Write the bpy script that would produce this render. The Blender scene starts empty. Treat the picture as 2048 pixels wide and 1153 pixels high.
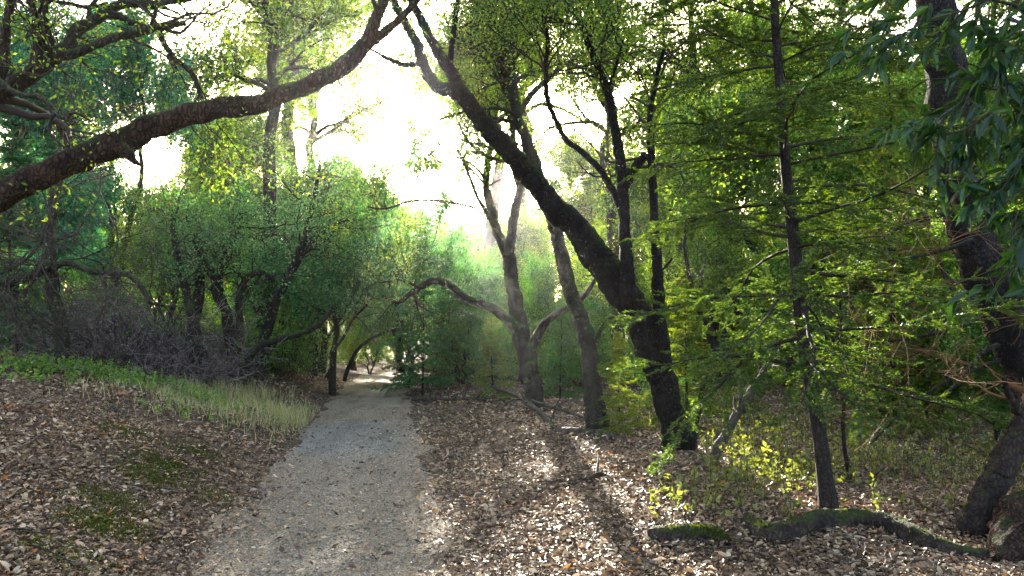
import bpy, math, numpy as np
from mathutils import Vector
PI = math.pi
F = 1577.0; EYE = 1.65; HOR = 650.0
PITCH = math.atan((HOR - 576.5) / F)
C = bpy.context.scene.collection
def G(seed): return np.random.default_rng(seed)

# ------------------------------------------------------------------ terrain
_w = G(5); _wv = [(_w.uniform(0.5, 3.2), _w.uniform(0, 2*PI), _w.uniform(0, 2*PI)) for _ in range(14)]
def bumps(x, y):
    s = 0*x
    for k, a, p in _wv: s = s + np.sin(k*(x*math.cos(a) + y*math.sin(a)) + p)/(0.6 + k)
    return s*0.022
def road_x(y): return -0.5 - 0.15*np.minimum(y, 34) - 0.05*np.maximum(y - 34, 0)
def sstep(a, b, t):
    t = np.clip((t - a)/(b - a), 0, 1); return t*t*(3 - 2*t)
def gz(x, y):
    x = np.asarray(x, float); y = np.asarray(y, float)
    u = x - road_x(y)
    ul = np.maximum(-u - 0.95, 0); ur = np.maximum(u - 1.0, 0)
    z = 1.35*(1 - np.exp(-ul/3.1))*sstep(-30, 4, y)*(1 - 0.45*sstep(16, 30, y))
    z = z + 0.10*sstep(0, 1.2, ur) - 0.028*np.clip(ur - 2.5, 0, 14)
    z = z + bumps(x, y)*sstep(0.2, 2.0, np.abs(u)) + 0.25*bumps(x, y)
    z = z - 0.045*np.clip(y - 21.5, 0, 30)
    far = np.hypot(x, y - 10)
    z = z + 0.03*np.clip(far - 60, 0, 80)*sstep(60, 130, far)
    return z
# ------------------------------------------------------------------ camera maths
def ray(px, py):
    a = (px - 1024)/F; b = -(py - 576.5)/F
    c, s = math.cos(PITCH), math.sin(PITCH)
    return np.array([a, c - b*s, s + b*c])
def P(px, py, d):
    r = ray(px, py); return np.array([0, 0, EYE]) + r*(d/r[1])
def hit(px, py):
    r = ray(px, py); t = 2.0
    for _ in range(4000):
        p = np.array([0, 0, EYE]) + r*t
        if p[2] <= gz(p[0], p[1]): break
        t += 0.02
    return p
# ------------------------------------------------------------------ mesh helpers
def unit(v): return v/np.maximum(np.linalg.norm(v, axis=-1, keepdims=True), 1e-9)
class MB:
    def __init__(s): s.v = []; s.f = []; s.m = []; s.t = []; s.n = 0; s.sm = []
    def add(s, v, f, mat=0, tint=0.5, smooth=False):
        v = np.asarray(v, np.float32).reshape(-1, 3); f = np.asarray(f, np.int32).reshape(-1, 4)
        s.v.append(v); s.f.append(f + s.n); s.m.append(np.full(len(f), mat, np.int32))
        s.sm.append(np.full(len(f), smooth, bool))
        s.t.append(np.broadcast_to(np.asarray(tint, np.float32), (len(v),)).copy()); s.n += len(v)
    def build(s, name, mats, parent=None):
        me = bpy.data.meshes.new(name)
        v = np.concatenate(s.v); f = np.concatenate(s.f)
        me.vertices.add(len(v)); me.vertices.foreach_set('co', v.ravel())
        me.loops.add(f.size); me.loops.foreach_set('vertex_index', f.ravel())
        me.polygons.add(len(f)); me.polygons.foreach_set('loop_start', np.arange(0, f.size, 4, dtype=np.int32))
        me.polygons.foreach_set('material_index', np.concatenate(s.m))
        me.polygons.foreach_set('use_smooth', np.concatenate(s.sm))
        a = me.attributes.new('tint', 'FLOAT', 'POINT'); a.data.foreach_set('value', np.concatenate(s.t))
        for m in (mats if isinstance(mats, (list, tuple)) else [mats]): me.materials.append(m)
        me.update(calc_edges=True)
        o = bpy.data.objects.new(name, me); C.objects.link(o)
        if parent is not None: o.parent = parent
        return o
def resample(p, r, K):
    p = np.asarray(p, float); r = np.asarray(r, float)
    if len(p) < 3:
        t = np.linspace(0, 1, K)[:, None]; return p[0]*(1-t) + p[-1]*t, r[0]*(1-t[:, 0]) + r[-1]*t[:, 0]
    q = np.vstack([2*p[0]-p[1], p, 2*p[-1]-p[-2]])
    d = np.concatenate([[0], np.cumsum(np.linalg.norm(np.diff(p, axis=0), axis=1))])
    s = np.linspace(0, d[-1], K); i = np.clip(np.searchsorted(d, s, 'right')-1, 0, len(p)-2)
    t = ((s - d[i])/np.maximum(d[i+1]-d[i], 1e-9))[:, None]
    a, b, c, e = q[i], q[i+1], q[i+2], q[i+3]
    out = 0.5*(2*b + (c-a)*t + (2*a-5*b+4*c-e)*t*t + (-a+3*b-3*c+e)*t**3)
    return out, np.interp(s, d, r)
def tubes(mb, Pn, Rn, sides=5, mat=0, tint=0.5, lump=0, rg=None, smooth=True):
    """Pn N,K,3; Rn N,K"""
    N, K, _ = Pn.shape
    T = np.gradient(Pn, axis=1); T = unit(T)
    mean = unit(Pn[:, -1]-Pn[:, 0])
    ref = np.eye(3)[np.argmin(np.abs(mean), axis=1)]
    A = unit(np.cross(T, ref[:, None, :])); B = np.cross(T, A)
    th = np.linspace(0, 2*PI, sides, endpoint=False)
    rad = Rn[:, :, None]*np.ones(sides)
    if lump and rg is not None:
        kk = np.arange(K)[None, :, None]
        for q in range(5):
            m = rg.integers(1, 5 if q < 3 else 8, (N, 1, 1)); ph = rg.uniform(0, 6.28, (N, 1, 1)); w = rg.uniform(.05, .8, (N, 1, 1))
            rad = rad*(1 + lump*0.45*np.sin(m*th + ph + w*kk*rg.choice([-1, 1])))
        rad = rad*(1 + lump*0.35*rg.normal(0, 1, rad.shape))
    V = Pn[:, :, None, :] + rad[..., None]*(np.cos(th)[:, None]*A[:, :, None, :] + np.sin(th)[:, None]*B[:, :, None, :])
    n = np.arange(N)[:, None, None]*K*sides; k = np.arange(K-1)[None, :, None]*sides; j = np.arange(sides)[None, None, :]; j2 = (j+1) % sides
    f = np.stack([n+k+j, n+k+j2, n+k+sides+j2, n+k+sides+j], -1)
    tt = tint if np.ndim(tint) == 0 else np.repeat(tint, K*sides)
    mb.add(V, f, mat, tt, smooth)
    # closed ends, a fan of quads on one extra ring is not needed: collapse a small cap
    if sides >= 6:
        for e, kk in ((0, 0), (1, K-1)):
            c = Pn[:, kk]; ring = V[:, kk]
            cv = np.concatenate([ring, c[:, None]], 1); nn = np.arange(N)[:, None]*(sides+1)
            jj = np.arange(0, sides - sides % 2, 2)[None]
            ff = np.stack([nn+sides+0*jj, nn+jj, nn+(jj+1) % sides, nn+(jj+2) % sides], -1)
            mb.add(cv, ff, mat, tint if np.ndim(tint) == 0 else np.repeat(tint, sides+1), False)
def spawn(rg, Pn, Rn, n, L, ang, K=6, rf=.6, tl=.3, th=1., up=0., wig=.15, droop=0., taper=.15, rmax=9, flat=0., shrink=0.0):
    N, KP, _ = Pn.shape
    ln = np.linalg.norm(Pn[:, -1]-Pn[:, 0], axis=1); pr = ln/ln.sum()
    idx = rg.choice(N, n, p=pr); t = rg.uniform(tl, th, n); f = t*(KP-1)*0.9999; i = f.astype(int); w = (f-i)[:, None]
    base = Pn[idx, i]*(1-w) + Pn[idx, i+1]*w; r = Rn[idx, i]*(1-w[:, 0]) + Rn[idx, i+1]*w[:, 0]
    T = unit(Pn[idx, i+1]-Pn[idx, i])
    q = rg.normal(0, 1, (n, 3)); q[:, 2] *= (1-flat); q -= (q*T).sum(1, keepdims=True)*T; q = unit(q)
    a = rg.uniform(ang[0], ang[1], n)[:, None]
    d = np.cos(a)*T + np.sin(a)*q; d[:, 2] += up; d = unit(d)
    l = rg.uniform(L[0], L[1], n)*(1 - shrink*t); st = (l/(K-1))[:, None]
    pts = [base]
    for k in range(1, K):
        d = d + wig*rg.normal(0, 1, (n, 3)); d[:, 2] -= droop; d = unit(d); pts.append(pts[-1] + d*st)
    CP = np.stack(pts, 1); r0 = np.minimum(r*rf, rmax)[:, None]
    return CP, r0*np.linspace(1, taper, K)[None]
def pick(rg, Pn, n, tl=0., th=1.):
    N, K, _ = Pn.shape; idx = rg.integers(0, N, n); f = rg.uniform(tl, th, n)*(K-1)*.9999; i = f.astype(int); w = (f-i)[:, None]
    return Pn[idx, i]*(1-w)+Pn[idx, i+1]*w, unit(Pn[idx, i+1]-Pn[idx, i]), idx
def leaf_quads(mb, rg, pos, size, asp=.5, upb=.5, dirs=None, db=.5, droop=0., mat=0, tint=None, fold=.12):
    n = len(pos)
    a = rg.normal(0, 1, (n, 3)); 
    if dirs is not None: a = unit(a)*(1-db) + dirs*db
    a[:, 2] -= droop; a = unit(a)
    nr = rg.normal(0, 1, (n, 3)); nr = unit(nr); nr[:, 2] += upb; nr -= (nr*a).sum(1, keepdims=True)*a; nr = unit(nr)
    b = np.cross(nr, a); s = (size*rg.uniform(.6, 1.25, n))[:, None]; w = s*asp*.5
    V = np.stack([pos, pos + a*s*.45 + b*w + nr*s*fold, pos + a*s, pos + a*s*.45 - b*w + nr*s*fold*rg.uniform(-.5, 1, (n, 1))], 1)
    if tint is None: tint = rg.uniform(0, 1, n)
    mb.add(V, np.arange(n*4).reshape(n, 4), mat, np.repeat(tint, 4))
# ------------------------------------------------------------------ materials
def nt(name):
    m = bpy.data.materials.new(name); m.use_nodes = True; t = m.node_tree; t.nodes.clear()
    o = t.nodes.new('ShaderNodeOutputMaterial'); return m, t, o
def N(t, ty, **k):
    n = t.nodes.new(ty)
    for a, b in k.items():
        if a in n.inputs: n.inputs[a].default_value = b
        else: setattr(n, a, b)
    return n
def ramp(t, fac, stops):
    r = t.nodes.new('ShaderNodeValToRGB'); e = r.color_ramp.elements
    while len(e) < len(stops): e.new(.5)
    for x, (p, c) in zip(e, stops): x.position = p; x.color = (*c, 1)
    t.links.new(fac, r.inputs[0]); return r.outputs[0]
def mixc(t, fac, a, b, mode='MIX'):
    m = t.nodes.new('ShaderNodeMix'); m.data_type = 'RGBA'; m.blend_type = mode
    for s, v in ((0, fac), (6, a), (7, b)):
        if hasattr(v, 'is_linked'): t.links.new(v, m.inputs[s])
        else: m.inputs[s].default_value = v if s == 0 else (*v, 1)
    return m.outputs[2]
def leaf_mat(name, stops, trans=(1.5, 1.6, .7), tf=.5, gl=.05, rough=.4):
    m, t, o = nt(name)
    at = N(t, 'ShaderNodeAttribute', attribute_name='tint')
    col = ramp(t, at.outputs['Fac'], stops)
    oi = N(t, 'ShaderNodeObjectInfo'); col = mixc(t, 1., col, oi.outputs['Color'], 'MULTIPLY')
    tc = mixc(t, 1., col, trans, 'MULTIPLY')
    d = N(t, 'ShaderNodeBsdfDiffuse'); tr = N(t, 'ShaderNodeBsdfTranslucent'); g = N(t, 'ShaderNodeBsdfGlossy', Roughness=rough)
    t.links.new(col, d.inputs[0]); t.links.new(tc, tr.inputs[0]); g.inputs[0].default_value = (.8, .85, .9, 1)
    m1 = N(t, 'ShaderNodeMixShader', Fac=tf); t.links.new(d.outputs[0], m1.inputs[1]); t.links.new(tr.outputs[0], m1.inputs[2])
    m2 = N(t, 'ShaderNodeMixShader', Fac=gl); t.links.new(m1.outputs[0], m2.inputs[1]); t.links.new(g.outputs[0], m2.inputs[2])
    t.links.new(m2.outputs[0], o.inputs[0]); return m
def bark_mat(name, c1, c2, moss=0., mosscol=(.035, .06, .012), sc=1., bump=.6, zs=.45, crk=.45):
    m, t, o = nt(name); tc = N(t, 'ShaderNodeTexCoord')
    mp = N(t, 'ShaderNodeMapping'); mp.inputs['Scale'].default_value = (1, 1, zs); t.links.new(tc.outputs['Object'], mp.inputs[0])
    n1 = N(t, 'ShaderNodeTexNoise', Scale=9*sc, Detail=8, Roughness=.65); t.links.new(mp.outputs[0], n1.inputs[0])
    v = N(t, 'ShaderNodeTexVoronoi', Scale=34*sc, feature='DISTANCE_TO_EDGE'); 
    wp = N(t, 'ShaderNodeMix', data_type='VECTOR'); wp.inputs[0].default_value = .06; t.links.new(mp.outputs[0], wp.inputs[4]); t.links.new(n1.outputs['Color'], wp.inputs[5]); t.links.new(wp.outputs[1], v.inputs[0])
    col = ramp(t, n1.outputs[0], [(.3, c1), (.7, c2)])
    cr = ramp(t, v.outputs[0], [(0, (crk, crk, crk)), (.18, (1, 1, 1))]); col = mixc(t, 1., col, cr, 'MULTIPLY')
    if moss > 0:
        ge = N(t, 'ShaderNodeNewGeometry'); sx = N(t, 'ShaderNodeSeparateXYZ'); t.links.new(ge.outputs['Normal'], sx.inputs[0])
        n2 = N(t, 'ShaderNodeTexNoise', Scale=4., Detail=5); t.links.new(tc.outputs['Object'], n2.inputs[0])
        ad = N(t, 'ShaderNodeMath', operation='MULTIPLY_ADD'); t.links.new(sx.outputs[2], ad.inputs[0]); ad.inputs[1].default_value = .45; t.links.new(n2.outputs[0], ad.inputs[2])
        k = ramp(t, ad.outputs[0], [(.95-moss*.6, (0, 0, 0)), (1.1-moss*.6, (1, 1, 1))])
        col = mixc(t, k, col, mosscol)
    b = N(t, 'ShaderNodeBump', Strength=bump, Distance=.05)
    mx = N(t, 'ShaderNodeMath', operation='ADD'); t.links.new(n1.outputs[0], mx.inputs[0])
    vr = ramp(t, v.outputs[0], [(0, (0, 0, 0)), (.2, (.6, .6, .6))]); t.links.new(vr, mx.inputs[1]); t.links.new(mx.outputs[0], b.inputs['Height'])
    p = N(t, 'ShaderNodeBsdfPrincipled', Roughness=.9); p.inputs['Specular IOR Level'].default_value = .2
    t.links.new(col, p.inputs['Base Color']); t.links.new(b.outputs[0], p.inputs['Normal']); t.links.new(p.outputs[0], o.inputs[0]); return m
def tint_mat(name, stops, rough=.85, spec=.2, tf=0.):
    m, t, o = nt(name); at = N(t, 'ShaderNodeAttribute', attribute_name='tint'); col = ramp(t, at.outputs['Fac'], stops)
    p = N(t, 'ShaderNodeBsdfPrincipled', Roughness=rough); p.inputs['Specular IOR Level'].default_value = spec; t.links.new(col, p.inputs['Base Color'])
    if tf:
        tr = N(t, 'ShaderNodeBsdfTranslucent'); t.links.new(col, tr.inputs[0]); mx = N(t, 'ShaderNodeMixShader', Fac=tf)
        t.links.new(p.outputs[0], mx.inputs[1]); t.links.new(tr.outputs[0], mx.inputs[2]); t.links.new(mx.outputs[0], o.inputs[0])
    else: t.links.new(p.outputs[0], o.inputs[0])
    return m
OAK = leaf_mat('oak_leaf', [(0, (.03, .09, .018)), (.5, (.105, .23, .036)), (1, (.28, .40, .055))], tf=.5, gl=.03, trans=(1.25, 1.2, .6))
FIR = leaf_mat('fir_needle', [(0, (.014, .04, .006)), (.5, (.072, .135, .014)), (1, (.26, .31, .028))], tf=.5, gl=.03, trans=(1.4, 1.3, .6))
BAY = leaf_mat('bay_leaf', [(0, (.010, .03, .007)), (.5, (.022, .06, .010)), (1, (.055, .12, .015))], tf=.4, gl=.03, rough=.4)
HERB = leaf_mat('herb_leaf', [(0, (.05, .056, .014)), (.5, (.12, .135, .024)), (1, (.22, .21, .045))])
WEED = leaf_mat('weed_leaf', [(0, (.05, .12, .012)), (.5, (.13, .25, .025)), (1, (.28, .40, .05))])
GRASS = leaf_mat('grass_blade', [(0, (.15, .20, .05)), (.4, (.48, .45, .19)), (1, (.72, .61, .38))], trans=(1.1, 1.1, .8), gl=.03)
MOSS = leaf_mat('moss', [(0, (.03, .042, .008)), (1, (.10, .12, .02))], tf=.25, gl=.0)
LITTER = tint_mat('dead_leaf', [(0, (.03, .015, .008)), (.25, (.14, .08, .04)), (.5, (.34, .225, .12)), (.76, (.60, .45, .275)), (.93, (.46, .14, .04)), (1, (.60, .22, .03))], rough=.55, spec=.4, tf=.12)
DEADTWIG = tint_mat('dead_twig', [(0, (.02, .013, .011)), (.5, (.105, .076, .068)), (1, (.38, .30, .27))])
BROWNTWIG = tint_mat('dry_brown_twig', [(0, (.03, .022, .016)), (.5, (.09, .062, .045)), (1, (.20, .15, .11))])
TWIG = tint_mat('live_twig', [(0, (.03, .022, .015)), (1, (.09, .065, .045))])
RUST = tint_mat('rust_twig', [(0, (.12, .055, .02)), (1, (.35, .19, .09))])
PEBBLE = tint_mat('pebble', [(0, (.07, .055, .04)), (.5, (.26, .22, .16)), (.9, (.38, .33, .25)), (1, (.52, .47, .39))], rough=.8)
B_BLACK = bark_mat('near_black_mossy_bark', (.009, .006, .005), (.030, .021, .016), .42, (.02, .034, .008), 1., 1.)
B_DARK = bark_mat('dark_mossy_bark', (.018, .013, .010), (.055, .040, .030), .45)
B_RED = bark_mat('red_brown_bark', (.022, .012, .007), (.085, .042, .022), .42, (.03, .045, .010), .8, 1.)
B_GREY = bark_mat('grey_oak_bark', (.026, .021, .015), (.088, .071, .049), .45, (.05, .075, .018))
B_FIR = bark_mat('fir_bark', (.025, .018, .014), (.075, .055, .042), .25, (.06, .08, .02), 1.6)
B_LOG = bark_mat('rotting_log_bark', (.018, .013, .010), (.075, .052, .036), .2, (.04, .048, .010))
B_ROOT = bark_mat('red_root_wood', (.022, .011, .007), (.09, .045, .024), .12, (.04, .05, .012), 1., 1.)
B_KDARK = bark_mat('dark_fir_bark', (.012, .009, .007), (.045, .034, .025), .3, (.035, .05, .012), 1.1, 1.)
B_DEAD = bark_mat('weathered_wood', (.035, .028, .022), (.15, .115, .085), .2, (.05, .06, .015), 1.6, .5, .12, .75)

def ground_material():
    m, t, o = nt('leaf_strewn_soil'); tc = N(t, 'ShaderNodeTexCoord')
    n1 = N(t, 'ShaderNodeTexNoise', Scale=1.3, Detail=6); n2 = N(t, 'ShaderNodeTexNoise', Scale=24., Detail=7, Roughness=.7)
    v = N(t, 'ShaderNodeTexVoronoi', Scale=17.)
    for q in (n1, n2, v): t.links.new(tc.outputs['Object'], q.inputs[0])
    soil = ramp(t, n2.outputs[0], [(.3, (.016, .011, .007)), (.7, (.07, .048, .03))])
    sp = N(t, 'ShaderNodeSeparateColor'); t.links.new(v.outputs['Color'], sp.inputs[0])
    lf = ramp(t, sp.outputs[0], [(0, (.02, .013, .008)), (.5, (.09, .06, .036)), (1, (.22, .155, .10))])
    k = ramp(t, n1.outputs[0], [(.35, (.35, .35, .35)), (.6, (.85, .85, .85))])
    col = mixc(t, k, soil, lf)
    b = N(t, 'ShaderNodeBump', Strength=.7, Distance=.04); ad = N(t, 'ShaderNodeMath', operation='ADD')
    t.links.new(n2.outputs[0], ad.inputs[0]); t.links.new(v.outputs['Distance'], ad.inputs[1]); t.links.new(ad.outputs[0], b.inputs['Height'])
    p = N(t, 'ShaderNodeBsdfPrincipled', Roughness=.95); p.inputs['Specular IOR Level'].default_value = .15
    t.links.new(col, p.inputs['Base Color']); t.links.new(b.outputs[0], p.inputs['Normal']); t.links.new(p.outputs[0], o.inputs[0]); return m
def path_material():
    m, t, o = nt('packed_gravel'); tc = N(t, 'ShaderNodeTexCoord')
    n0 = N(t, 'ShaderNodeTexNoise', Scale=2.6, Detail=6, Roughness=.6); n1 = N(t, 'ShaderNodeTexNoise', Scale=45., Detail=8, Roughness=.75)
    v = N(t, 'ShaderNodeTexVoronoi', Scale=60.); v2 = N(t, 'ShaderNodeTexVoronoi', Scale=130.)
    for q in (n1, v, v2): t.links.new(tc.outputs['Object'], q.inputs[0])
    mp = N(t, 'ShaderNodeMapping'); mp.inputs['Scale'].default_value = (1, .22, 1); mp.inputs['Rotation'].default_value = (0, 0, -.15); t.links.new(tc.outputs['Object'], mp.inputs[0]); t.links.new(mp.outputs[0], n0.inputs[0])
    base = ramp(t, n1.outputs[0], [(.25, (.105, .083, .054)), (.5, (.255, .21, .142)), (.75, (.47, .395, .28))])
    sp = N(t, 'ShaderNodeSeparateColor'); t.links.new(v.outputs['Color'], sp.inputs[0])
    st = ramp(t, sp.outputs[0], [(0, (.45, .43, .40)), (.6, (1, .98, .94)), (.93, (1.25, 1.2, 1.15)), (1, (1.9, 1.85, 1.75))])
    col = mixc(t, .8, base, st, 'MULTIPLY')
    big = ramp(t, n0.outputs[0], [(.32, (.62, .60, .57)), (.5, (.95, .94, .92)), (.7, (1.18, 1.16, 1.12))]); col = mixc(t, 1., col, big, 'MULTIPLY')
    at = N(t, 'ShaderNodeAttribute', attribute_name='tint')      # bluish tint laid over a stretch of the same gravel
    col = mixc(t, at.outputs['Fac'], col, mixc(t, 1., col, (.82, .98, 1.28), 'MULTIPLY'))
    b = N(t, 'ShaderNodeBump', Strength=.9, Distance=.015); ad = N(t, 'ShaderNodeMath', operation='ADD')
    t.links.new(n1.outputs[0], ad.inputs[0]); t.links.new(v.outputs['Distance'], ad.inputs[1]); t.links.new(ad.outputs[0], b.inputs['Height'])
    p = N(t, 'ShaderNodeBsdfPrincipled', Roughness=.9); p.inputs['Specular IOR Level'].default_value = .25
    t.links.new(col, p.inputs['Base Color']); t.links.new(b.outputs[0], p.inputs['Normal']); t.links.new(p.outputs[0], o.inputs[0]); return m
# ------------------------------------------------------------------ tagging
def tag(o, label=None, cat=None, group=None, kind=None):
    if label: o['label'] = label
    if cat: o['category'] = cat
    if group: o['group'] = group
    if kind: o['kind'] = kind
    return o
def thing(name, label, cat, loc, group=None):
    o = bpy.data.objects.new(name, None); o.empty_display_size = .2; C.objects.link(o); o.location = loc
    return tag(o, label, cat, group)
def copy_tree(root):
    r = root.copy(); C.objects.link(r)
    for ch in root.children:
        c = ch.copy(); C.objects.link(c); c.parent = r
        for g in ch.children:
            d = g.copy(); C.objects.link(d); d.parent = c
    return r
# ------------------------------------------------------------------ setting
def build_ground():
    def axis(lo, hi, st, far):
        a = list(np.arange(lo, hi, st)); s = st; x = hi
        while x < far: a.append(x); s *= 1.25; x += s
        s = st; x = lo - st
        while x > -far: a.insert(0, x); s *= 1.25; x -= s
        return np.array(a)
    xs = axis(-9, 9, .11, 320); ys = axis(2.5, 26, .12, 320)
    X, Y = np.meshgrid(xs, ys); Z = gz(X, Y)
    u = X - road_x(Y); Z = Z - .03*(np.abs(u) < .7)
    rg = G(11); Z = Z + rg.normal(0, .012, Z.shape)*(np.abs(u) > 1.0)
    nx, ny = len(xs), len(ys); i = np.arange(ny-1)[:, None]*nx + np.arange(nx-1)
    mb = MB(); mb.add(np.stack([X, Y, Z], -1), np.stack([i, i+1, i+nx+1, i+nx], -1), smooth=True)
    tag(mb.build('ground', ground_material()), kind='structure')
    # the path: its own sheet with ragged edges
    yy = np.arange(1.0, 46, .1); rg = G(12)
    nu = 23; e1 = np.convolve(rg.normal(0, .16, len(yy)), np.ones(7)/7, 'same'); e2 = np.convolve(rg.normal(0, .16, len(yy)), np.ones(7)/7, 'same')
    un = np.linspace(-1, 1, nu)[None]; U = np.where(un < 0, un*(.92 + e1[:, None]), un*(.92 + e2[:, None]))
    Yp = np.repeat(yy[:, None], nu, 1); Xp = road_x(Yp) + U
    rut = -.018*np.exp(-((np.abs(U) - .5)/.2)**2)
    Zp = gz(Xp, Yp) + .012 - .035*(np.abs(un) > .99) + rut + rg.normal(0, .003, Xp.shape)
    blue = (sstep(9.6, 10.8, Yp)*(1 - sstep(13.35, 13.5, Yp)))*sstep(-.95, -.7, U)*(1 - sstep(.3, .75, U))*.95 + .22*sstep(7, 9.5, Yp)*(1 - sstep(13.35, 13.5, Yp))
    i = np.arange(len(yy)-1)[:, None]*nu + np.arange(nu-1)
    mb = MB(); mb.add(np.stack([Xp, Yp, Zp], -1), np.stack([i, i+1, i+nu+1, i+nu], -1), tint=np.clip(blue, 0, 1).ravel(), smooth=True)
    tag(mb.build('path', path_material()), kind='structure')
def build_litter():
    rg = G(21); mb = MB()
    def scatter(n, fx, ylo, yhi, size, dens):
        y = ylo*(yhi/ylo)**rg.uniform(0, 1, n)
        half = y*.76 + 1.1; x = rg.uniform(-1, 1, n)*half
        u = x - road_x(y); keep = rg.uniform(0, 1, n) < dens(u, x, y); x, y = x[keep], y[keep]; n = len(x)
        s = size*rg.lognormal(-.08, .45, n); s = np.minimum(s, .085); z = gz(x, y) + rg.uniform(.006, .045, n)
        yaw = rg.uniform(0, 2*PI, n); tilt = rg.normal(0, .36, n)
        a = np.stack([np.cos(yaw)*np.cos(tilt), np.sin(yaw)*np.cos(tilt), np.sin(tilt)], -1)
        up = np.stack([rg.normal(0, .38, n), rg.normal(0, .38, n), np.ones(n)], -1); up = unit(up - (up*a).sum(1, keepdims=True)*a); b = np.cross(up, a)
        w = (s*rg.uniform(.17, .3, n))[:, None]; s1 = s[:, None]; c = (s*rg.uniform(-.06, .25, n))[:, None]
        p = np.stack([x, y, z], -1)
        # 3x... curled leaf: two strips of two quads, midrib lower than the edges
        m0 = p - a*s1*.5; m1 = p - a*s1*.05; m2 = p + a*s1*.5 + up*c*.6
        l1 = m1 + b*w + up*c; r1 = m1 - b*w + up*c
        l2 = p + a*s1*.28 + b*w*.8 + up*c; r2 = p + a*s1*.28 - b*w*.8 + up*c
        V = np.stack([m0, m1, m2, l1, r1, l2, r2], 1)
        k = np.arange(n)[:, None]*7
        f = np.concatenate([np.stack([k+0, k+1, k+5, k+3], -1), np.stack([k+0, k+4, k+6, k+1], -1), np.stack([k+1, k+6, k+2, k+5], -1)], 1)
        tn = np.clip(rg.beta(1.25, 1.7, n)*.88 + (rg.uniform(0, 1, n) < .045)*.5, 0, 1)
        tn = np.clip(tn*(.95 + .5*(bumps(x*1.7 + 3, y*1.7 - 5)/.05)*.5) , 0, 1)
        mb.add(V, f, 0, np.repeat(tn, 7))
    def d_all(u, x, y):
        left = sstep(.55, 1.4, -u); right = sstep(.5, 1.9, u)
        d = np.maximum(left*.95, right) + .05
        grass = np.exp(-(((y - 13.5)/4)**2 + ((u + 2.0)/1.0)**2)); return d*(1 - .6*grass)*(.4 + .6*sstep(-.02, .03, bumps(x*2.3 + 9, y*2.3)))
    scatter(245000, None, 3.3, 13, .041, d_all)
    scatter(70000, None, 11, 30, .068, d_all)
    scatter(170000, None, 3.3, 10, .016, lambda u, x, y: np.maximum(sstep(.35, 1.2, -u), sstep(.35, 1.5, u))*.9 + .1)
    tag(mb.build('leaf_litter', LITTER), 'dry curled brown leaves carpeting the banks beside the path', kind='stuff')
    # gravel
    rg = G(22); n = 26000; y = 3.6*(16/3.6)**rg.uniform(0, 1, n); u = rg.normal(0, .62, n); u = np.clip(u, -1.3, 1.3); x = road_x(y) + u
    r = .0042*rg.lognormal(0, .45, n); p = np.stack([x, y, gz(x, y) + .012 + r*.2], -1)
    cube = np.array([[-1, -1, -1], [1, -1, -1], [1, 1, -1], [-1, 1, -1], [-1, -1, 1], [1, -1, 1], [1, 1, 1], [-1, 1, 1]])*.6
    V = p[:, None] + (cube[None] + rg.normal(0, .25, (n, 8, 3)))*r[:, None, None]*np.array([1.3, 1.3, .8])
    q = np.array([[0, 3, 2, 1], [4, 5, 6, 7], [0, 1, 5, 4], [1, 2, 6, 5], [2, 3, 7, 6], [3, 0, 4, 7]])
    mb = MB(); mb.add(V, (np.arange(n)[:, None, None]*8 + q).reshape(-1, 4), 0, np.repeat(rg.beta(2, 2.4, n), 8))
    tag(mb.build('gravel', PEBBLE), 'loose pebbles scattered over the packed path', kind='stuff')
    # fine dead twigs lying about
    rg = G(23); n = 1500; y = 4*(22/4)**rg.uniform(0, 1, n); x = rg.uniform(-.75, .75, n)*y; u = x - road_x(y); k = np.abs(u) > 1.0; x, y = x[k], y[k]; n = len(x)
    yaw = rg.uniform(0, 2*PI, n); l = rg.uniform(.08, .4, n); tt = np.linspace(-.5, .5, 5)
    X = x[:, None] + np.cos(yaw)[:, None]*l[:, None]*tt + rg.normal(0, .01, (n, 5)); Y = y[:, None] + np.sin(yaw)[:, None]*l[:, None]*tt + rg.normal(0, .01, (n, 5))
    Z = gz(X, Y) + .03 + rg.uniform(-.01, .03, (n, 5)); mb = MB()
    tubes(mb, np.stack([X, Y, Z], -1), np.repeat(rg.uniform(.002, .006, n)[:, None], 5, 1), 4, 0, rg.uniform(0, 1, n))
    tag(mb.build('twig_litter', BROWNTWIG), 'small dead twigs strewn through the fallen leaves', kind='stuff')
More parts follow.
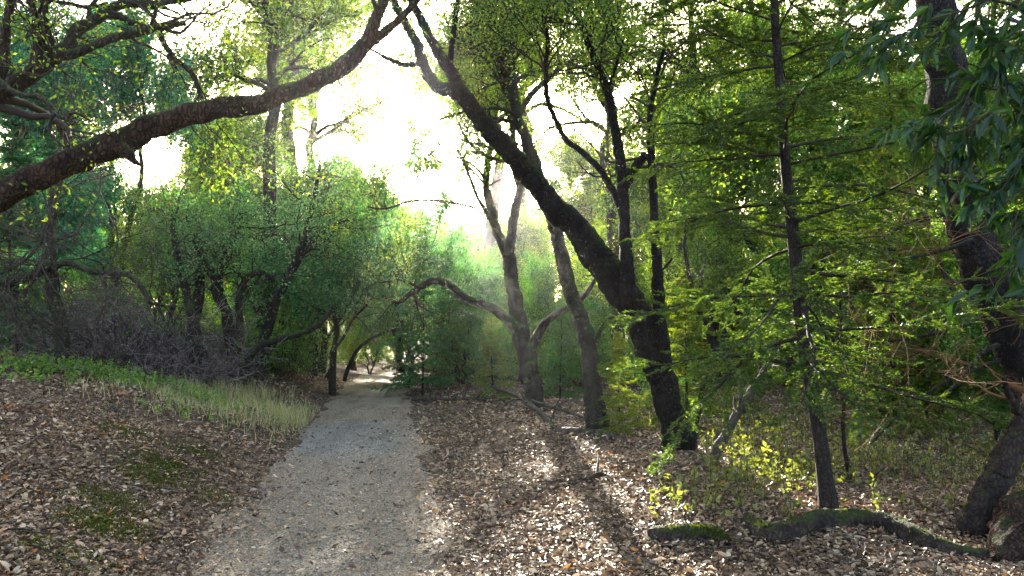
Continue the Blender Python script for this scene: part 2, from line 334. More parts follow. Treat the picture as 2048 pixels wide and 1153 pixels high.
def build_grass():
    rg = G(31); mb = MB(); n = 9000
    # long strip hugging the left edge of the path, from about (330,780) to (610,850) in the photo
    c = np.array([hit(345, 795), hit(430, 800), hit(500, 812), hit(560, 830), hit(590, 850)]); 
    i = rg.integers(0, 4, n); w = rg.uniform(0, 1, n)[:, None]; p = c[i]*(1-w) + c[i+1]*w; p = p + rg.normal(0, 1, (n, 3))*np.array([.6, 1.0, 0])
    u = p[:, 0] - road_x(p[:, 1]); p = p[(u < -.9) & (np.sin(p[:, 0]*5.3 + 1) + np.sin(p[:, 1]*3.1 + p[:, 0]*2) + rg.normal(0, .8, n) > -.7)]; n = len(p); p[:, 2] = gz(p[:, 0], p[:, 1])
    h = rg.uniform(.08, .40, n)*(.55 + .45*np.sin(p[:, 0]*4.1 + p[:, 1]*2.3)*np.sin(p[:, 1]*3.3 - p[:, 0])); h = np.maximum(h, .06); lean = rg.normal(0, .28, (n, 2)); wd = rg.uniform(.0025, .005, n); ya = rg.uniform(0, 2*PI, n); s = np.stack([np.cos(ya)*wd, np.sin(ya)*wd, 0*wd], -1)
    m = p + np.stack([lean[:, 0]*h*.4, lean[:, 1]*h*.4, h*.6], -1); e = p + np.stack([lean[:, 0]*h*1.2, lean[:, 1]*h*1.2, h*(1 - .15*np.abs(lean).sum(1))], -1)
    V = np.stack([p - s, p + s, m + s*.8, m - s*.8, e + s*.15, e - s*.15], 1); k = np.arange(n)[:, None]*6
    f = np.concatenate([np.stack([k, k+1, k+2, k+3], -1), np.stack([k+3, k+2, k+4, k+5], -1)], 1)
    mb.add(V, f, 0, np.repeat(np.clip(rg.normal(.45, .3, n), 0, 1), 6))
    tag(mb.build('grass', GRASS), 'tall dry grass tuft strip on the left verge', kind='stuff')
    # green low weeds on the bank
    rg = G(32); mb = MB(); spots = [(30, 740, 1), (100, 735, 1), (170, 752, 1), (230, 760, .9), (290, 775, .8), (340, 790, .7), (390, 800, .5), (60, 765, .4), (420, 815, .3), (330, 830, .15)]
    for px, py, q in spots:
        b = hit(px, py); k = int(115*q); p = b + rg.normal(0, 1, (k, 3))*np.array([.42, .28, 0]); p = p[p[:, 0] - road_x(p[:, 1]) < -1.05]; k = len(p)
        p[:, 2] = gz(p[:, 0], p[:, 1]); hgt = rg.uniform(.05, .28, k)
        st = np.stack([p, p + np.stack([rg.normal(0, .04, k), rg.normal(0, .04, k), hgt], -1)], 1)
        for _ in range(3):
            pos, d, _i = pick(rg, st, k*2, .3, 1.); leaf_quads(mb, rg, pos, .055, .6, 1.0, tint=np.clip(rg.normal(.55, .25, len(pos)), 0, 1))
    tag(mb.build('weeds', WEED), 'bright green low weeds along the top of the left bank', kind='stuff')
    rg = G(33); mb = MB()
    for px, py, q in [(205, 1060, 1), (215, 1010, .7), (300, 960, 1), (330, 935, .6), (390, 910, .4), (130, 1120, .4), (435, 1000, .25), (250, 870, .4)]:
        b = hit(px, py); k = int(1300*q); p = b + rg.normal(0, 1, (k, 3))*np.array([.16, .16, 0]); p = p[p[:, 0] - road_x(p[:, 1]) < -.95]; p[:, 2] = gz(p[:, 0], p[:, 1]) + rg.uniform(0, .06, len(p))
        leaf_quads(mb, rg, p, .03, .4, .2, droop=-.8, tint=np.clip(rg.normal(.5, .25, len(p)), 0, 1))
    tag(mb.build('moss', MOSS), 'olive green moss patches among the dead leaves by the path', kind='stuff')
    # undergrowth on the right
    rg = G(34); mb = MB()
    for _ in range(95):
        px = rg.uniform(1230, 2080); py = rg.uniform(838, 965) if rg.uniform() < .8 else rg.uniform(835, 1040)
        if px < 1440 and py > 880: continue
        b = hit(px, py); k = int(rg.uniform(8, 36)); p = b + rg.normal(0, 1, (k, 3))*np.array([.3, .3, 0]); p[:, 2] = gz(p[:, 0], p[:, 1])
        st = np.stack([p, p + np.stack([rg.normal(0, .06, k), rg.normal(0, .06, k), rg.uniform(.05, .38, k)], -1)], 1)
        pos, d, _i = pick(rg, st, k*6, .3, 1.); leaf_quads(mb, rg, pos, rg.uniform(.035, .07), .55, .9, tint=np.clip(rg.normal(.6, .25, len(pos)), 0, 1))
        tubes(mb, st, np.full((k, 2), .002), 3, 1, .3)
    tag(mb.build('undergrowth', [HERB, TWIG]), 'low leafy undergrowth over the clearing right of the path', kind='stuff')

build_ground(); build_litter(); build_grass()
# ------------------------------------------------------------------ tree kit
def put(mb, name, mats, root):
    off = np.array(root.location, np.float32); mb.v = [v - off for v in mb.v]; return mb.build(name, mats, root)
def trace(tr, d0, d1, K=None, sub=None):
    t = np.array(tr, float); p = np.array([P(a, b, 1.) for a, b in t[:, :2]])
    s = np.concatenate([[0], np.cumsum(np.hypot(*np.diff(t[:, :2], axis=0).T))]); s /= s[-1]; d = d0 + (d1-d0)*s
    pts = np.array([P(a, b, dd) for (a, b), dd in zip(t[:, :2], d)])
    w = t[:, 2] if t.shape[1] > 2 else np.linspace(sub[0], sub[1], len(t))
    return resample(pts, w*d/F/2, K or max(10, int(len(t)*5)))
def rooted(pts, r, flare=.14, depth=.25):
    """extend a stem below the ground and flare its foot"""
    h = np.linalg.norm(pts-pts[0], axis=1); r = r*(1 + flare*np.exp(-h/.22))
    b = pts[0].copy(); b[2] = gz(b[0], b[1]) - depth
    return np.vstack([b, pts]), np.concatenate([[r[0]*1.05], r])
def fuzz(mb, rg, pts, r, n, size=.02, top=.3):
    i = rg.integers(1, len(pts)-1, n); w = rg.uniform(0, 1, n)[:, None]; p = pts[i]*(1-w) + pts[i+1 - (i+1 >= len(pts))]*w
    d = rg.normal(0, 1, (n, 3)); d[:, 2] += top; T = unit(pts[i]-pts[i-1]); d = unit(d - (d*T).sum(1, keepdims=True)*T)
    keep = np.sin(p[:, 0]*5 + p[:, 2]*4)+np.sin(p[:, 2]*9-p[:, 0]*3)+rg.normal(0, .7, n) > -.3
    leaf_quads(mb, rg, (p + d*(r[i])[:, None]*.95)[keep], size, .5, 0, dirs=d[keep], db=.5, tint=np.clip(rg.normal(.4, .25, keep.sum()), 0, 1))
def traced_tree(name, label, cat, stems, bark, seed, ws=.82, n_br=0, n_tw=0, n_lf=0, br=(.8, 1.8), tw=(.3, .7), lf=.055, leaf=None, bsel=None,
                btl=.4, up=.25, moss=0, parts=True, lump=.075, sides=18, bmat=None, lspread=.05, ang=(.6, 1.3), root_it=True, tint0=.45, droop=0., rmax=.045, wig=.24, col=(1, 1, 1)):
    rg = G(seed); st = []
    for i, s in enumerate(stems):
        p, r = trace(*s[:3], sub=s[3] if len(s) > 3 else None); r = r*ws
        if i == 0 and root_it: p, r = rooted(p, r)
        st.append((p, r))
    b = st[0][0][0].copy(); b[2] = float(gz(b[0], b[1])) if root_it else b[2]
    root = thing(name, label, cat, b)
    for i, (p, r) in enumerate(st):
        mb = MB(); K = max(14, int(len(p)*2.2)); pp, rr = resample(p, r, K)
        wob = rg.normal(0, 1, (K, 3)); wob = (wob + np.roll(wob, 1, 0) + np.roll(wob, -1, 0))/3; pp = pp + wob*rr[:, None]*.12
        tubes(mb, pp[None], rr[None], sides if i == 0 else max(8, sides-4), 0, lump=lump, rg=rg)
        put(mb, 'trunk' if i == 0 else 'limb', bark, root)
    if moss:
        mb = MB()
        for p, r in st: fuzz(mb, rg, p, r, int(moss*np.linalg.norm(p[-1]-p[0])/3*max(.3, min(1, r.mean()/.12))))
        put(mb, 'moss', MOSS, root)['kind'] = 'stuff'
    if n_br:
        mb = MB(); sel = st if bsel is None else [st[k] for k in bsel]
        S = np.stack([resample(p, r, 24)[0] for p, r in sel]); R = np.stack([resample(p, r, 24)[1] for p, r in sel])
        B, BR = spawn(rg, S, R, n_br, br, ang, K=9, rf=.45, tl=btl, up=up, wig=wig, taper=.25, rmax=rmax, droop=droop)
        tubes(mb, B, BR, 6, 1, rg.uniform(0, .5, len(B)), lump=.05, rg=rg)
        B2, BR2 = spawn(rg, B, BR, n_br*5, (br[0]*.4, br[1]*.5), (.4, 1.1), K=7, rf=.6, tl=.2, up=up*.6, wig=wig, taper=.3, droop=droop)
        tubes(mb, B2, BR2, 5, 1, rg.uniform(0, .6, len(B2)))
        Tw, TR = spawn(rg, B2, BR2, n_tw, tw, (.4, 1.2), K=5, rf=.6, tl=.2, up=.1, wig=wig*.8, taper=.4, droop=droop)
        tubes(mb, Tw, np.maximum(TR, .0022), 3, 1, rg.uniform(0, .8, len(Tw)))
        if n_lf:
            pos, d, ix = pick(rg, Tw, n_lf, .15, 1.); ct = rg.normal(0, .18, len(Tw))
            leaf_quads(mb, rg, pos + rg.normal(0, lspread, pos.shape), lf, .5, .6, dirs=d, db=.4, tint=np.clip(tint0 + ct[ix] + rg.normal(0, .15, n_lf), 0, 1))
        put(mb, 'crown' if n_lf else 'twigs', [leaf or OAK, bmat or TWIG], root).color = (*col, 1)
    for c in root.children:
        if c.name.startswith('twigs'): c['kind'] = 'stuff'
    return root
# ---------------- generic broadleaf tree, prototype of height 9
def broadleaf(name, seed, nleaf, leaf=.065, lo=.22, spread=1., bark=None, trunk_r=.16, ntw=1500, stems=1, H=9.):
    rg = G(seed); root = thing(name, None, None, (0, 0, 0)); S = []; R = []
    mb = MB()
    for s in range(stems):
        K = 16; z = np.linspace(-.2, H*rg.uniform(.72, .86), K); a = rg.uniform(0, 2*PI)
        off = np.cumsum(rg.normal(0, .10, (K, 2)), 0) + np.outer(np.linspace(0, 1, K)**1.2, [math.cos(a), math.sin(a)])*(.5 if stems == 1 else 1.5)
        p = np.stack([off[:, 0], off[:, 1], z], -1); r = trunk_r*np.linspace(1, .25, K)/math.sqrt(stems)*(1 + .5*np.exp(-(z+.2)/.25)); S.append(p); R.append(r)
    S = np.stack(S); R = np.stack(R); q = [resample(a, b, 26) for a, b in zip(S, R)]
    tubes(mb, np.stack([a for a, b in q]), np.stack([b for a, b in q]), 10, 0, lump=.06, rg=rg)
    mb.build('trunk', bark or B_GREY, root)
    mb = MB()
    L, LR = spawn(rg, S, R, 16, (1.6*spread, 3.2*spread), (.6, 1.3), K=10, rf=.6, tl=lo+.06, up=.25, wig=.2, taper=.2, shrink=.45)
    tubes(mb, L, LR, 6, 1, rg.uniform(0, .6, len(L)))
    B, BR = spawn(rg, L, LR, 110, (.7, 1.5), (.5, 1.2), K=7, rf=.6, tl=.2, up=.15, wig=.2, taper=.25)
    tubes(mb, B, BR, 4, 1, rg.uniform(0, .6, len(B)))
    T, TR = spawn(rg, B, BR, ntw, (.25, .8), (.4, 1.2), K=5, rf=.6, tl=.1, up=.05, wig=.2, taper=.3)
    tubes(mb, T, np.maximum(TR, .003), 3, 1, rg.uniform(0, .6, len(T)))
    pos, d, ix = pick(rg, T, nleaf, 0, 1.); ct = rg.normal(0, .3, len(T))
    leaf_quads(mb, rg, pos + rg.normal(0, .07, pos.shape), leaf, .52, .7, dirs=d, db=.3, tint=np.clip(.45 + ct[ix] + rg.normal(0, .15, nleaf), 0, 1))
    mb.build('crown', [OAK, TWIG], root); return root
# ---------------- conifer with flat sprays
def fir(name, seed, H=5., nb=60, wid=1.4, r0=.06, lo=.15, needle=.028, per=60, ntw=16, bark=None, tr=None, tcol=.5, origin=(0, 0, 0), droop=.03, asp=.22, nsub=0, upang=(1.1, 1.6), full=.3):
    rg = G(seed); root = thing(name, None, None, origin); O = np.array(origin)
    if tr is None:
        K = 14; z = np.linspace(-.15, H, K); p = np.stack([np.cumsum(rg.normal(0, .012*H/5, K)), np.cumsum(rg.normal(0, .012*H/5, K)), z], -1) + O; r = r0*np.linspace(1, .06, K)
    else: p, r = tr
    mb = MB(); pp, rr = resample(p, r, 40); tubes(mb, pp[None], rr[None], 10, 0, lump=.05, rg=rg); put(mb, 'trunk', bark or B_FIR, root)
    # branches, each one a part of the crown
    S = pp[None]; R = rr[None]; mb = MB()
    t = np.linspace(lo, .985, nb) + rg.normal(0, .006, nb); t = np.clip(t, lo, .99); f = t*39*.9999; i = f.astype(int); w = (f-i)[:, None]
    base = pp[i]*(1-w) + pp[i+1]*w; az = np.arange(nb)*2.4 + rg.normal(0, .3, nb); el = rg.uniform(-.1, .35, nb) + .5*(t-.5)
    d = np.stack([np.cos(az)*np.cos(el), np.sin(az)*np.cos(el), np.sin(el)], -1)
    l = wid*(np.clip((1 - t)/(1-full), 0.05, 1)**.8)*rg.uniform(.6, 1.15, nb); K = 9; pts = [base]
    for k in range(1, K):
        d = d + rg.normal(0, .085, (nb, 3)); d[:, 2] -= droop; d = unit(d); pts.append(pts[-1] + d*(l/(K-1))[:, None])
    B = np.stack(pts, 1); BR = (np.interp(t, np.linspace(0, 1, 40), rr)*.32)[:, None]*np.linspace(1, .2, K)[None]; BR = np.clip(BR, .0025, .02)
    tubes(mb, B, BR, 4, 1, rg.uniform(0, .4, nb))
    # flat side twigs
    nn = nb*ntw; idx = np.repeat(np.arange(nb), ntw); tt = np.tile(np.linspace(.12, 1, ntw), nb); g = tt*(K-1)*.9999; i = g.astype(int); w = (g-i)[:, None]
    tb = B[idx, i]*(1-w) + B[idx, i+1]*w; T = unit(B[idx, i+1]-B[idx, i]); side = unit(np.cross(T, np.array([0, 0, 1.])))*np.where(np.arange(nn) % 2, 1, -1)[:, None]
    td = unit(T*.8 + side*.9 + rg.normal(0, .24, (nn, 3))); tl = (l[idx]*.42*(1 - .75*tt) + .06)*rg.uniform(.6, 1.2, nn); kk = 5; q = [tb]
    for k in range(1, kk):
        td = unit(td + rg.normal(0, .09, (nn, 3)) - np.array([0, 0, .07])); q.append(q[-1] + td*(tl/(kk-1))[:, None])
    Tw = np.stack(q, 1); tubes(mb, Tw, np.full((nn, kk), .0022), 3, 1, .3)
    allT = [Tw]
    if nsub:
        X, XR = spawn(rg, Tw, np.full((nn, kk), .002), nn*nsub, (.05, .16), (.5, .9), K=kk, tl=.1, wig=.08, flat=.85); allT.append(X)
    A = np.concatenate(allT); ln = np.linalg.norm(A[:, -1]-A[:, 0], axis=1); m = int(per*nn)
    ch = G(seed+1).choice(len(A), m, p=ln/ln.sum()); pos, dd, _ = pick(rg, A[ch], m, 0, 1.)
    # pick() reshuffles rows of A[ch]; that keeps the length weighting
    sd = unit(np.cross(dd, np.array([0, 0, 1.])))*np.where(rg.uniform(0, 1, m) < .5, 1, -1)[:, None]
    nd = unit(dd*.7 + sd*.8 + np.stack([0*sd[:, 0], 0*sd[:, 0], rg.normal(.12, .25, m)], -1))
    leaf_quads(mb, rg, pos, needle, asp, .35, dirs=nd, db=.85, tint=np.clip(rg.normal(tcol, .2, m), 0, 1), fold=.03)
    put(mb, 'crown', [FIR, TWIG], root); return root
# ------------------------------------------------------------------ the oaks and trunks traced from the photo
bd = lambda px, py: float(hit(px, py)[1])
# A: the arching limb from the left
A1 = [(-640, 775, 100), (-470, 640, 92), (-250, 520, 86), (-100, 440, 82), (0, 392, 78), (120, 336, 74), (230, 290, 74), (330, 245, 62), (420, 219, 60), (520, 208, 50), (580, 182, 48), (640, 160, 48), (700, 122, 48), (735, 80, 44), (752, 40, 34), (772, -10, 28), (800, -110, 24), (850, -230, 16)]
A2 = [(742, 84, 30), (760, 72, 26), (790, 48, 22), (815, 22, 19), (845, -12, 16), (900, -80, 12)]
A3 = [(236, 292, 34), (258, 308, 28), (268, 322, 18), (280, 330, 8)]
A4 = [(-250, 500, 30), (-100, 330, 34), (0, 150, 30), (10, 80, 26), (22, 0, 24), (40, -90, 20)]
traced_tree('leaning_oak', 'mossy red brown oak trunk arching in from the left high over the path', 'tree',
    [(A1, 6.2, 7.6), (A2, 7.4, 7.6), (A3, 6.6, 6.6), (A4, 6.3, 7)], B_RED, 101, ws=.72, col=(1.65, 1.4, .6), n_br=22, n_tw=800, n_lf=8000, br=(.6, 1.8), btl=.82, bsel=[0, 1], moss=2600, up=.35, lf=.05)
# B: pale branches at the upper left
B0 = [(-230, 800, 90), (-210, 600, 82), (-170, 400, 76), (-100, 270, 70), (-40, 215, 62), (0, 186, 52), (35, 163, 46), (65, 145, 42), (112, 106, 40), (135, 92, 34), (147, 72, 30), (158, 55, 30), (190, 40, 28), (215, 22, 26), (250, 8, 22), (300, 10, 18), (350, 3, 14), (420, -8, 10)]
B1_ = [(110, 110, 26), (150, 108, 24), (180, 95, 20), (220, 78, 20), (262, 68, 20), (310, 56, 22), (345, 50, 18), (372, 46, 12)]
B2_ = [(205, 28, 22), (240, 34, 18), (265, 46, 14), (300, 57, 10)]
B3_ = [(316, 66, 14), (326, 84, 13), (345, 112, 12), (368, 132, 11), (388, 152, 10), (396, 175, 9), (405, 198, 6)]
B4_ = [(70, -6, 9), (105, 2, 9), (140, 8, 10), (180, 15, 9), (215, 6, 8)]
B5_ = [(-30, 150, 22), (0, 165, 18), (25, 183, 12), (50, 191, 11), (75, 194, 12), (95, 206, 12), (110, 228, 12), (122, 236, 8), (135, 240, 7), (138, 230, 7), (150, 226, 7), (168, 234, 6), (192, 252, 3)]
B6_ = [(110, 225, 10), (103, 240, 9), (99, 262, 7), (112, 280, 6), (135, 300, 4)]
traced_tree('spreading_oak', 'oak with pale forked branches against white sky in the upper left corner', 'tree',
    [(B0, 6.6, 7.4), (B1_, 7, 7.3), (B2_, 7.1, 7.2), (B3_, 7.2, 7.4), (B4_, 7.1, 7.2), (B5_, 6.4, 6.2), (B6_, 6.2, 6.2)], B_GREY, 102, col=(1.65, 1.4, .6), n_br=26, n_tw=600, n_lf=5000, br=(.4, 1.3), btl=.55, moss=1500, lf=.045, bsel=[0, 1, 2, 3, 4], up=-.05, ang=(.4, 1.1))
# C: mossy trunk in the thicket at far left
d = 12.5
traced_tree('mossy_oak', 'crooked mossy oak behind the grey brush on the left with level limbs', 'tree',
    [([(125, 690, 30), (118, 630, 30), (105, 585, 28), (100, 540, 30), (98, 480, 26), (104, 420, 24), (112, 360, 22), (125, 290, 16), (140, 220, 12)], d, d+.4),
     ([(100, 528, 24), (70, 548, 24), (40, 558, 26), (0, 570, 26), (-60, 590, 28)], d, d-.8),
     ([(105, 535, 16), (135, 526, 16), (175, 540, 15), (210, 545, 15), (255, 550, 14), (278, 568, 14), (292, 590, 13), (300, 605, 10), (330, 612, 6)], d, d-.6),
     ([(112, 395, 8), (92, 450, 8), (78, 490, 8), (45, 525, 7), (0, 548, 6)], d-.4, d-1),
     ([(92, 470, 8), (84, 530, 8), (66, 562, 8), (50, 590, 8), (56, 622, 8), (85, 648, 8), (105, 668, 7)], d-.3, d-.6)],
    B_GREY, 103, n_br=70, n_tw=2600, n_lf=1500, br=(.7, 2.0), btl=.15, tw=(.25, .8), bmat=BROWNTWIG, moss=2500, up=-.1, lf=.04, rmax=.016)
# D: dark multi-stemmed oaks left of the path
d = bd(470, 778)
D = traced_tree('many_stemmed_oak', 'dark many-stemmed oak behind the grass strip, left of the path', 'tree',
    [([(470, 778, 40), (466, 730, 34), (462, 680, 30), (452, 630, 26), (443, 600, 22), (438, 560, 18), (450, 510, 14), (480, 450, 10)], d, d+.5),
     ([(490, 770, 26), (494, 730, 22), (505, 705, 18), (530, 688, 16), (560, 679, 15), (600, 668, 14), (630, 655, 13), (648, 640, 11), (662, 620, 9)], d, d+.5),
     ([(476, 700, 20), (480, 650, 18), (478, 600, 17), (492, 560, 15), (520, 545, 14), (548, 560, 12)], d, d+1),
     ([(462, 640, 14), (430, 590, 14), (425, 545, 12), (405, 520, 10), (385, 480, 7)], d, d-.5)],
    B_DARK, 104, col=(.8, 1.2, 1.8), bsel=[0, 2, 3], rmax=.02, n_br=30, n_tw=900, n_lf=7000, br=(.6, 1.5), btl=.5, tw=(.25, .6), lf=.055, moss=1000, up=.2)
D2 = traced_tree('leaning_stem_oak', 'dark slanting oak stem between the brush pile and the grass strip', 'tree',
    [([(425, 782, 30), (412, 740, 28), (400, 700, 26), (388, 650, 24), (378, 610, 20), (366, 560, 18), (352, 500, 16), (345, 430, 12)], d-1, d-.2),
     ([(388, 775, 34), (384, 720, 32), (386, 660, 30), (396, 600, 26), (400, 540, 20), (392, 470, 14)], d-.8, d+.4)],
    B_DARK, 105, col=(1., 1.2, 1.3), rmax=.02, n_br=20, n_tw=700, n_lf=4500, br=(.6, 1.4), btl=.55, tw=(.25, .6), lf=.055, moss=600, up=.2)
d = 18.5
E = traced_tree('slender_oak', 'slender dark oak stems on the left edge where the path narrows', 'tree',
    [([(665, 766, 15), (667, 730, 14), (668, 700, 13), (672, 660, 11), (668, 620, 9), (660, 560, 6)], d, d+.3),
     ([(688, 762, 10), (697, 735, 9), (715, 700, 9), (740, 680, 8), (765, 668, 7), (795, 655, 5)], d+.6, d+1.2),
     ([(668, 700, 8), (690, 670, 7), (705, 640, 6), (735, 610, 4)], d, d+.5)],
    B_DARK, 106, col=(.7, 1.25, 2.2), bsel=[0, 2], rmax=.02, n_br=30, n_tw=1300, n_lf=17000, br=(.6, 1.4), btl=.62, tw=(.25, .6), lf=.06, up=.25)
d = 17.
traced_tree('forked_oak', 'forked dark oak stem rising above the teal thicket left of the sun', 'tree',
    [([(520, 760, 30), (530, 680, 28), (552, 600, 26), (580, 545, 24), (596, 515, 20), (606, 490, 17), (613, 462, 15), (620, 435, 13), (628, 395, 10), (640, 330, 7)], d, d+.6),
     ([(594, 518, 13), (612, 498, 11), (628, 480, 10), (645, 466, 9), (668, 450, 7), (700, 440, 4)], d+.3, d+.8)],
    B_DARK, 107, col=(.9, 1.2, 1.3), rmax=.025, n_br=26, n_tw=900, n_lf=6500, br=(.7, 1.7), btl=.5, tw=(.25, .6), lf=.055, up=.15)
# G: the twin-stemmed oak right of the path with the arching limb
d = bd(1072, 818)
G1 = [(1072, 818, 46), (1064, 770, 50), (1056, 720, 50), (1047, 690, 48), (1038, 640, 42), (1028, 590, 38), (1020, 545, 36), (1016, 510, 36), (1005, 490, 26), (994, 465, 24), (985, 430, 24), (976, 395, 22), (972, 365, 20), (976, 325, 18), (985, 270, 14), (990, 200, 12)]
traced_tree('arching_oak', 'twin-stemmed oak whose bent limb arches left over the far path', 'tree',
    [(G1, d, d+.6), ([(1014, 515, 26), (1022, 480, 26), (1026, 440, 24), (1034, 405, 24), (1040, 380, 22), (1030, 340, 20), (1024, 300, 18), (1026, 260, 16), (1015, 215, 14), (998, 170, 12), (985, 110, 9)], d, d+.5),
     ([(1036, 660, 30), (1012, 636, 28), (985, 618, 24), (955, 606, 22), (925, 594, 22), (905, 574, 22), (885, 564, 21), (865, 563, 20), (842, 574, 17), (818, 590, 13), (795, 606, 10), (765, 592, 6)], d, d+.9),
     ([(1060, 700, 28), (1072, 676, 26), (1088, 650, 22), (1110, 630, 18), (1145, 612, 15), (1172, 588, 13), (1192, 556, 11), (1215, 505, 8)], d, d+.5),
     ([(990, 455, 12), (972, 425, 11), (955, 395, 10), (942, 362, 9), (932, 335, 7), (915, 300, 5)], d, d-.5),
     ([(960, 420, 6), (925, 410, 7), (890, 404, 7), (850, 400, 7), (815, 404, 6), (770, 418, 5), (735, 414, 4)], d, d+.3)],
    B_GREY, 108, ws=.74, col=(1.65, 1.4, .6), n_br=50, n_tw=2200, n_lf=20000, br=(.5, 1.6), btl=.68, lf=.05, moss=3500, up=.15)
# H: tall leaning stem
d = bd(1193, 862)
H1 = [(1196, 862, 58), (1188, 800, 48), (1183, 740, 44), (1176, 690, 42), (1168, 660, 40), (1154, 620, 38), (1140, 580, 37), (1130, 540, 36), (1118, 490, 34), (1105, 440, 33), (1086, 380, 31), (1068, 322, 29), (1050, 275, 28), (1037, 241, 27), (1027, 185, 25), (1016, 115, 25), (1002, 75, 23), (982, 40, 21), (955, 2, 20), (930, -60, 16), (915, -140, 12)]
traced_tree('tall_leaning_oak', 'tall pale oak stem leaning left behind the thick dark trunk', 'tree',
    [(H1, d, d+1), ([(1018, 122, 20), (1028, 80, 18), (1028, 40, 16), (1040, -10, 14), (1055, -80, 10)], d+.9, d+1.2),
     ([(1038, 232, 16), (1052, 205, 15), (1066, 186, 14), (1090, 164, 13), (1115, 140, 11), (1150, 118, 8), (1180, 105, 5)], d+.7, d+1.5),
     ([(1190, 690, 10), (1200, 662, 9), (1215, 642, 8), (1236, 626, 6)], d, d-.2),
     ([(1028, 165, 14), (1005, 145, 13), (985, 110, 12), (960, 92, 11), (930, 84, 8), (900, 70, 5)], d+.8, d+.3)],
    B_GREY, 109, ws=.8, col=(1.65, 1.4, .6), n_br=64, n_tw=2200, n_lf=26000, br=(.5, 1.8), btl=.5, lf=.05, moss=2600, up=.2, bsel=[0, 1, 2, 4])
# I: the main dark leaning trunk
d = bd(1362, 905)
I1 = [(1362, 905, 84), (1350, 850, 74), (1335, 800, 72), (1318, 750, 73), (1302, 710, 75), (1285, 660, 76), (1268, 620, 80), (1240, 580, 86), (1206, 532, 80), (1165, 472, 72), (1120, 425, 63), (1080, 380, 58), (1040, 330, 58), (1005, 290, 54), (965, 245, 50), (930, 200, 43), (905, 150, 34), (880, 110, 28), (858, 70, 26), (835, 25, 24), (815, -20, 22), (790, -100, 18), (760, -200, 12)]
traced_tree('thick_leaning_oak', 'thickest dark oak trunk leaning far left toward the sun, forked low', 'tree',
    [(I1, d, d+.9), ([(935, 205, 40), (905, 183, 38), (876, 174, 34), (856, 150, 30), (842, 115, 27), (832, 85, 25), (812, 48, 23), (788, 5, 22), (765, -60, 16), (740, -150, 10)], d+.6, d+1.1),
     ([(898, 140, 20), (903, 100, 16), (909, 50, 14), (915, 5, 13), (930, -60, 10)], d+.7, d+.6),
     ([(1332, 745, 40), (1326, 690, 37), (1320, 640, 35), (1316, 580, 31), (1312, 500, 27), (1308, 420, 23), (1304, 330, 21), (1298, 250, 17), (1310, 170, 13), (1330, 90, 9)], d, d+.4),
     ([(1262, 610, 50), (1254, 560, 40), (1251, 500, 34), (1248, 450, 30), (1247, 400, 31), (1241, 330, 29), (1232, 270, 27), (1222, 210, 24), (1212, 176, 22), (1195, 130, 19), (1178, 90, 18), (1160, 45, 16), (1128, 0, 14), (1090, -70, 10)], d, d+.7),
     ([(1248, 440, 20), (1230, 390, 19), (1198, 338, 17), (1165, 305, 16), (1133, 281, 15), (1110, 238, 13), (1095, 198, 14), (1091, 140, 13), (1095, 80, 11), (1083, 15, 9), (1075, -60, 6)], d+.2, d+.2),
     ([(1252, 372, 28), (1262, 348, 27), (1276, 328, 24), (1291, 310, 22)], d+.2, d-.1),
     ([(1178, 94, 12), (1184, 50, 11), (1181, 0, 10), (1190, -60, 7)], d+.5, d+.3),
     ([(1216, 178, 9), (1226, 150, 8), (1238, 112, 7), (1246, 80, 5)], d+.5, d+.2),
     ([(838, 128, 16), (810, 130, 14), (785, 122, 12), (755, 106, 8), (735, 96, 5)], d+.8, d+.6)],
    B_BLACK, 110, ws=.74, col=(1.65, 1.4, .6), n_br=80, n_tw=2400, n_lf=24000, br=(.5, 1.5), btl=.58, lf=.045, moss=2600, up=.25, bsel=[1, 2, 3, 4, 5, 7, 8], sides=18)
# K: the large rough trunk at the right, with broken dry branches
d = 8.2
K1 = [(2160, 985, 130), (2120, 890, 118), (2075, 780, 110), (2010, 640, 104), (1965, 530, 98), (1930, 430, 96), (1908, 310, 92), (1888, 160, 88), (1868, 0, 84), (1850, -150, 80), (1840, -300, 70)]
dry = [[(1925, 424, 18), (1885, 428, 16), (1840, 440, 13), (1800, 455, 9), (1765, 478, 5)], [(1920, 415, 16), (1890, 424, 13), (1850, 436, 8)], [(1965, 560, 14), (1910, 565, 12), (1850, 585, 9), (1780, 632, 5)],
       [(1960, 575, 13), (1925, 610, 11), (1890, 640, 9), (1858, 668, 5)], [(1995, 690, 12), (1960, 710, 10), (1920, 760, 8), (1880, 800, 5)], [(2000, 720, 11), (1950, 740, 9), (1880, 770, 7), (1800, 830, 6), (1742, 888, 4)],
       [(1945, 480, 12), (1890, 500, 9), (1800, 520, 7), (1700, 530, 4)], [(1990, 620, 10), (1920, 655, 8), (1800, 680, 6), (1690, 695, 3)]]
traced_tree('rough_fir', 'massive rough-barked trunk at the right with snapped dry branches', 'tree', [(K1, d, d+.8)] + [(t, d-.1, d-.9) for t in dry],
    B_KDARK, 111, n_br=30, n_tw=190, br=(.4, 1.2), btl=.15, bmat=RUST, up=-.05, wig=.1, rmax=.012, lump=.09, sides=20, moss=800, bsel=list(range(1, 9)))
# L: dead leaning log-like trunk at the right edge
d = bd(1938, 1072)
traced_tree('dead_leaning_trunk', 'bare dead trunk leaning out of the frame at the lower right edge', 'dead tree', [([(1938, 1070, 60), (1962, 1020, 60), (1988, 968, 62), (2020, 905, 62), (2052, 845, 62), (2085, 770, 60), (2130, 670, 56), (2190, 540, 46)], d, d+.5),
    ([(2040, 830, 22), (2018, 790, 16), (2008, 755, 10)], d+.2, d)], B_LOG, 112, moss=700, n_br=10, n_tw=60, br=(.3, .7), btl=.4, bmat=RUST, lump=.1)
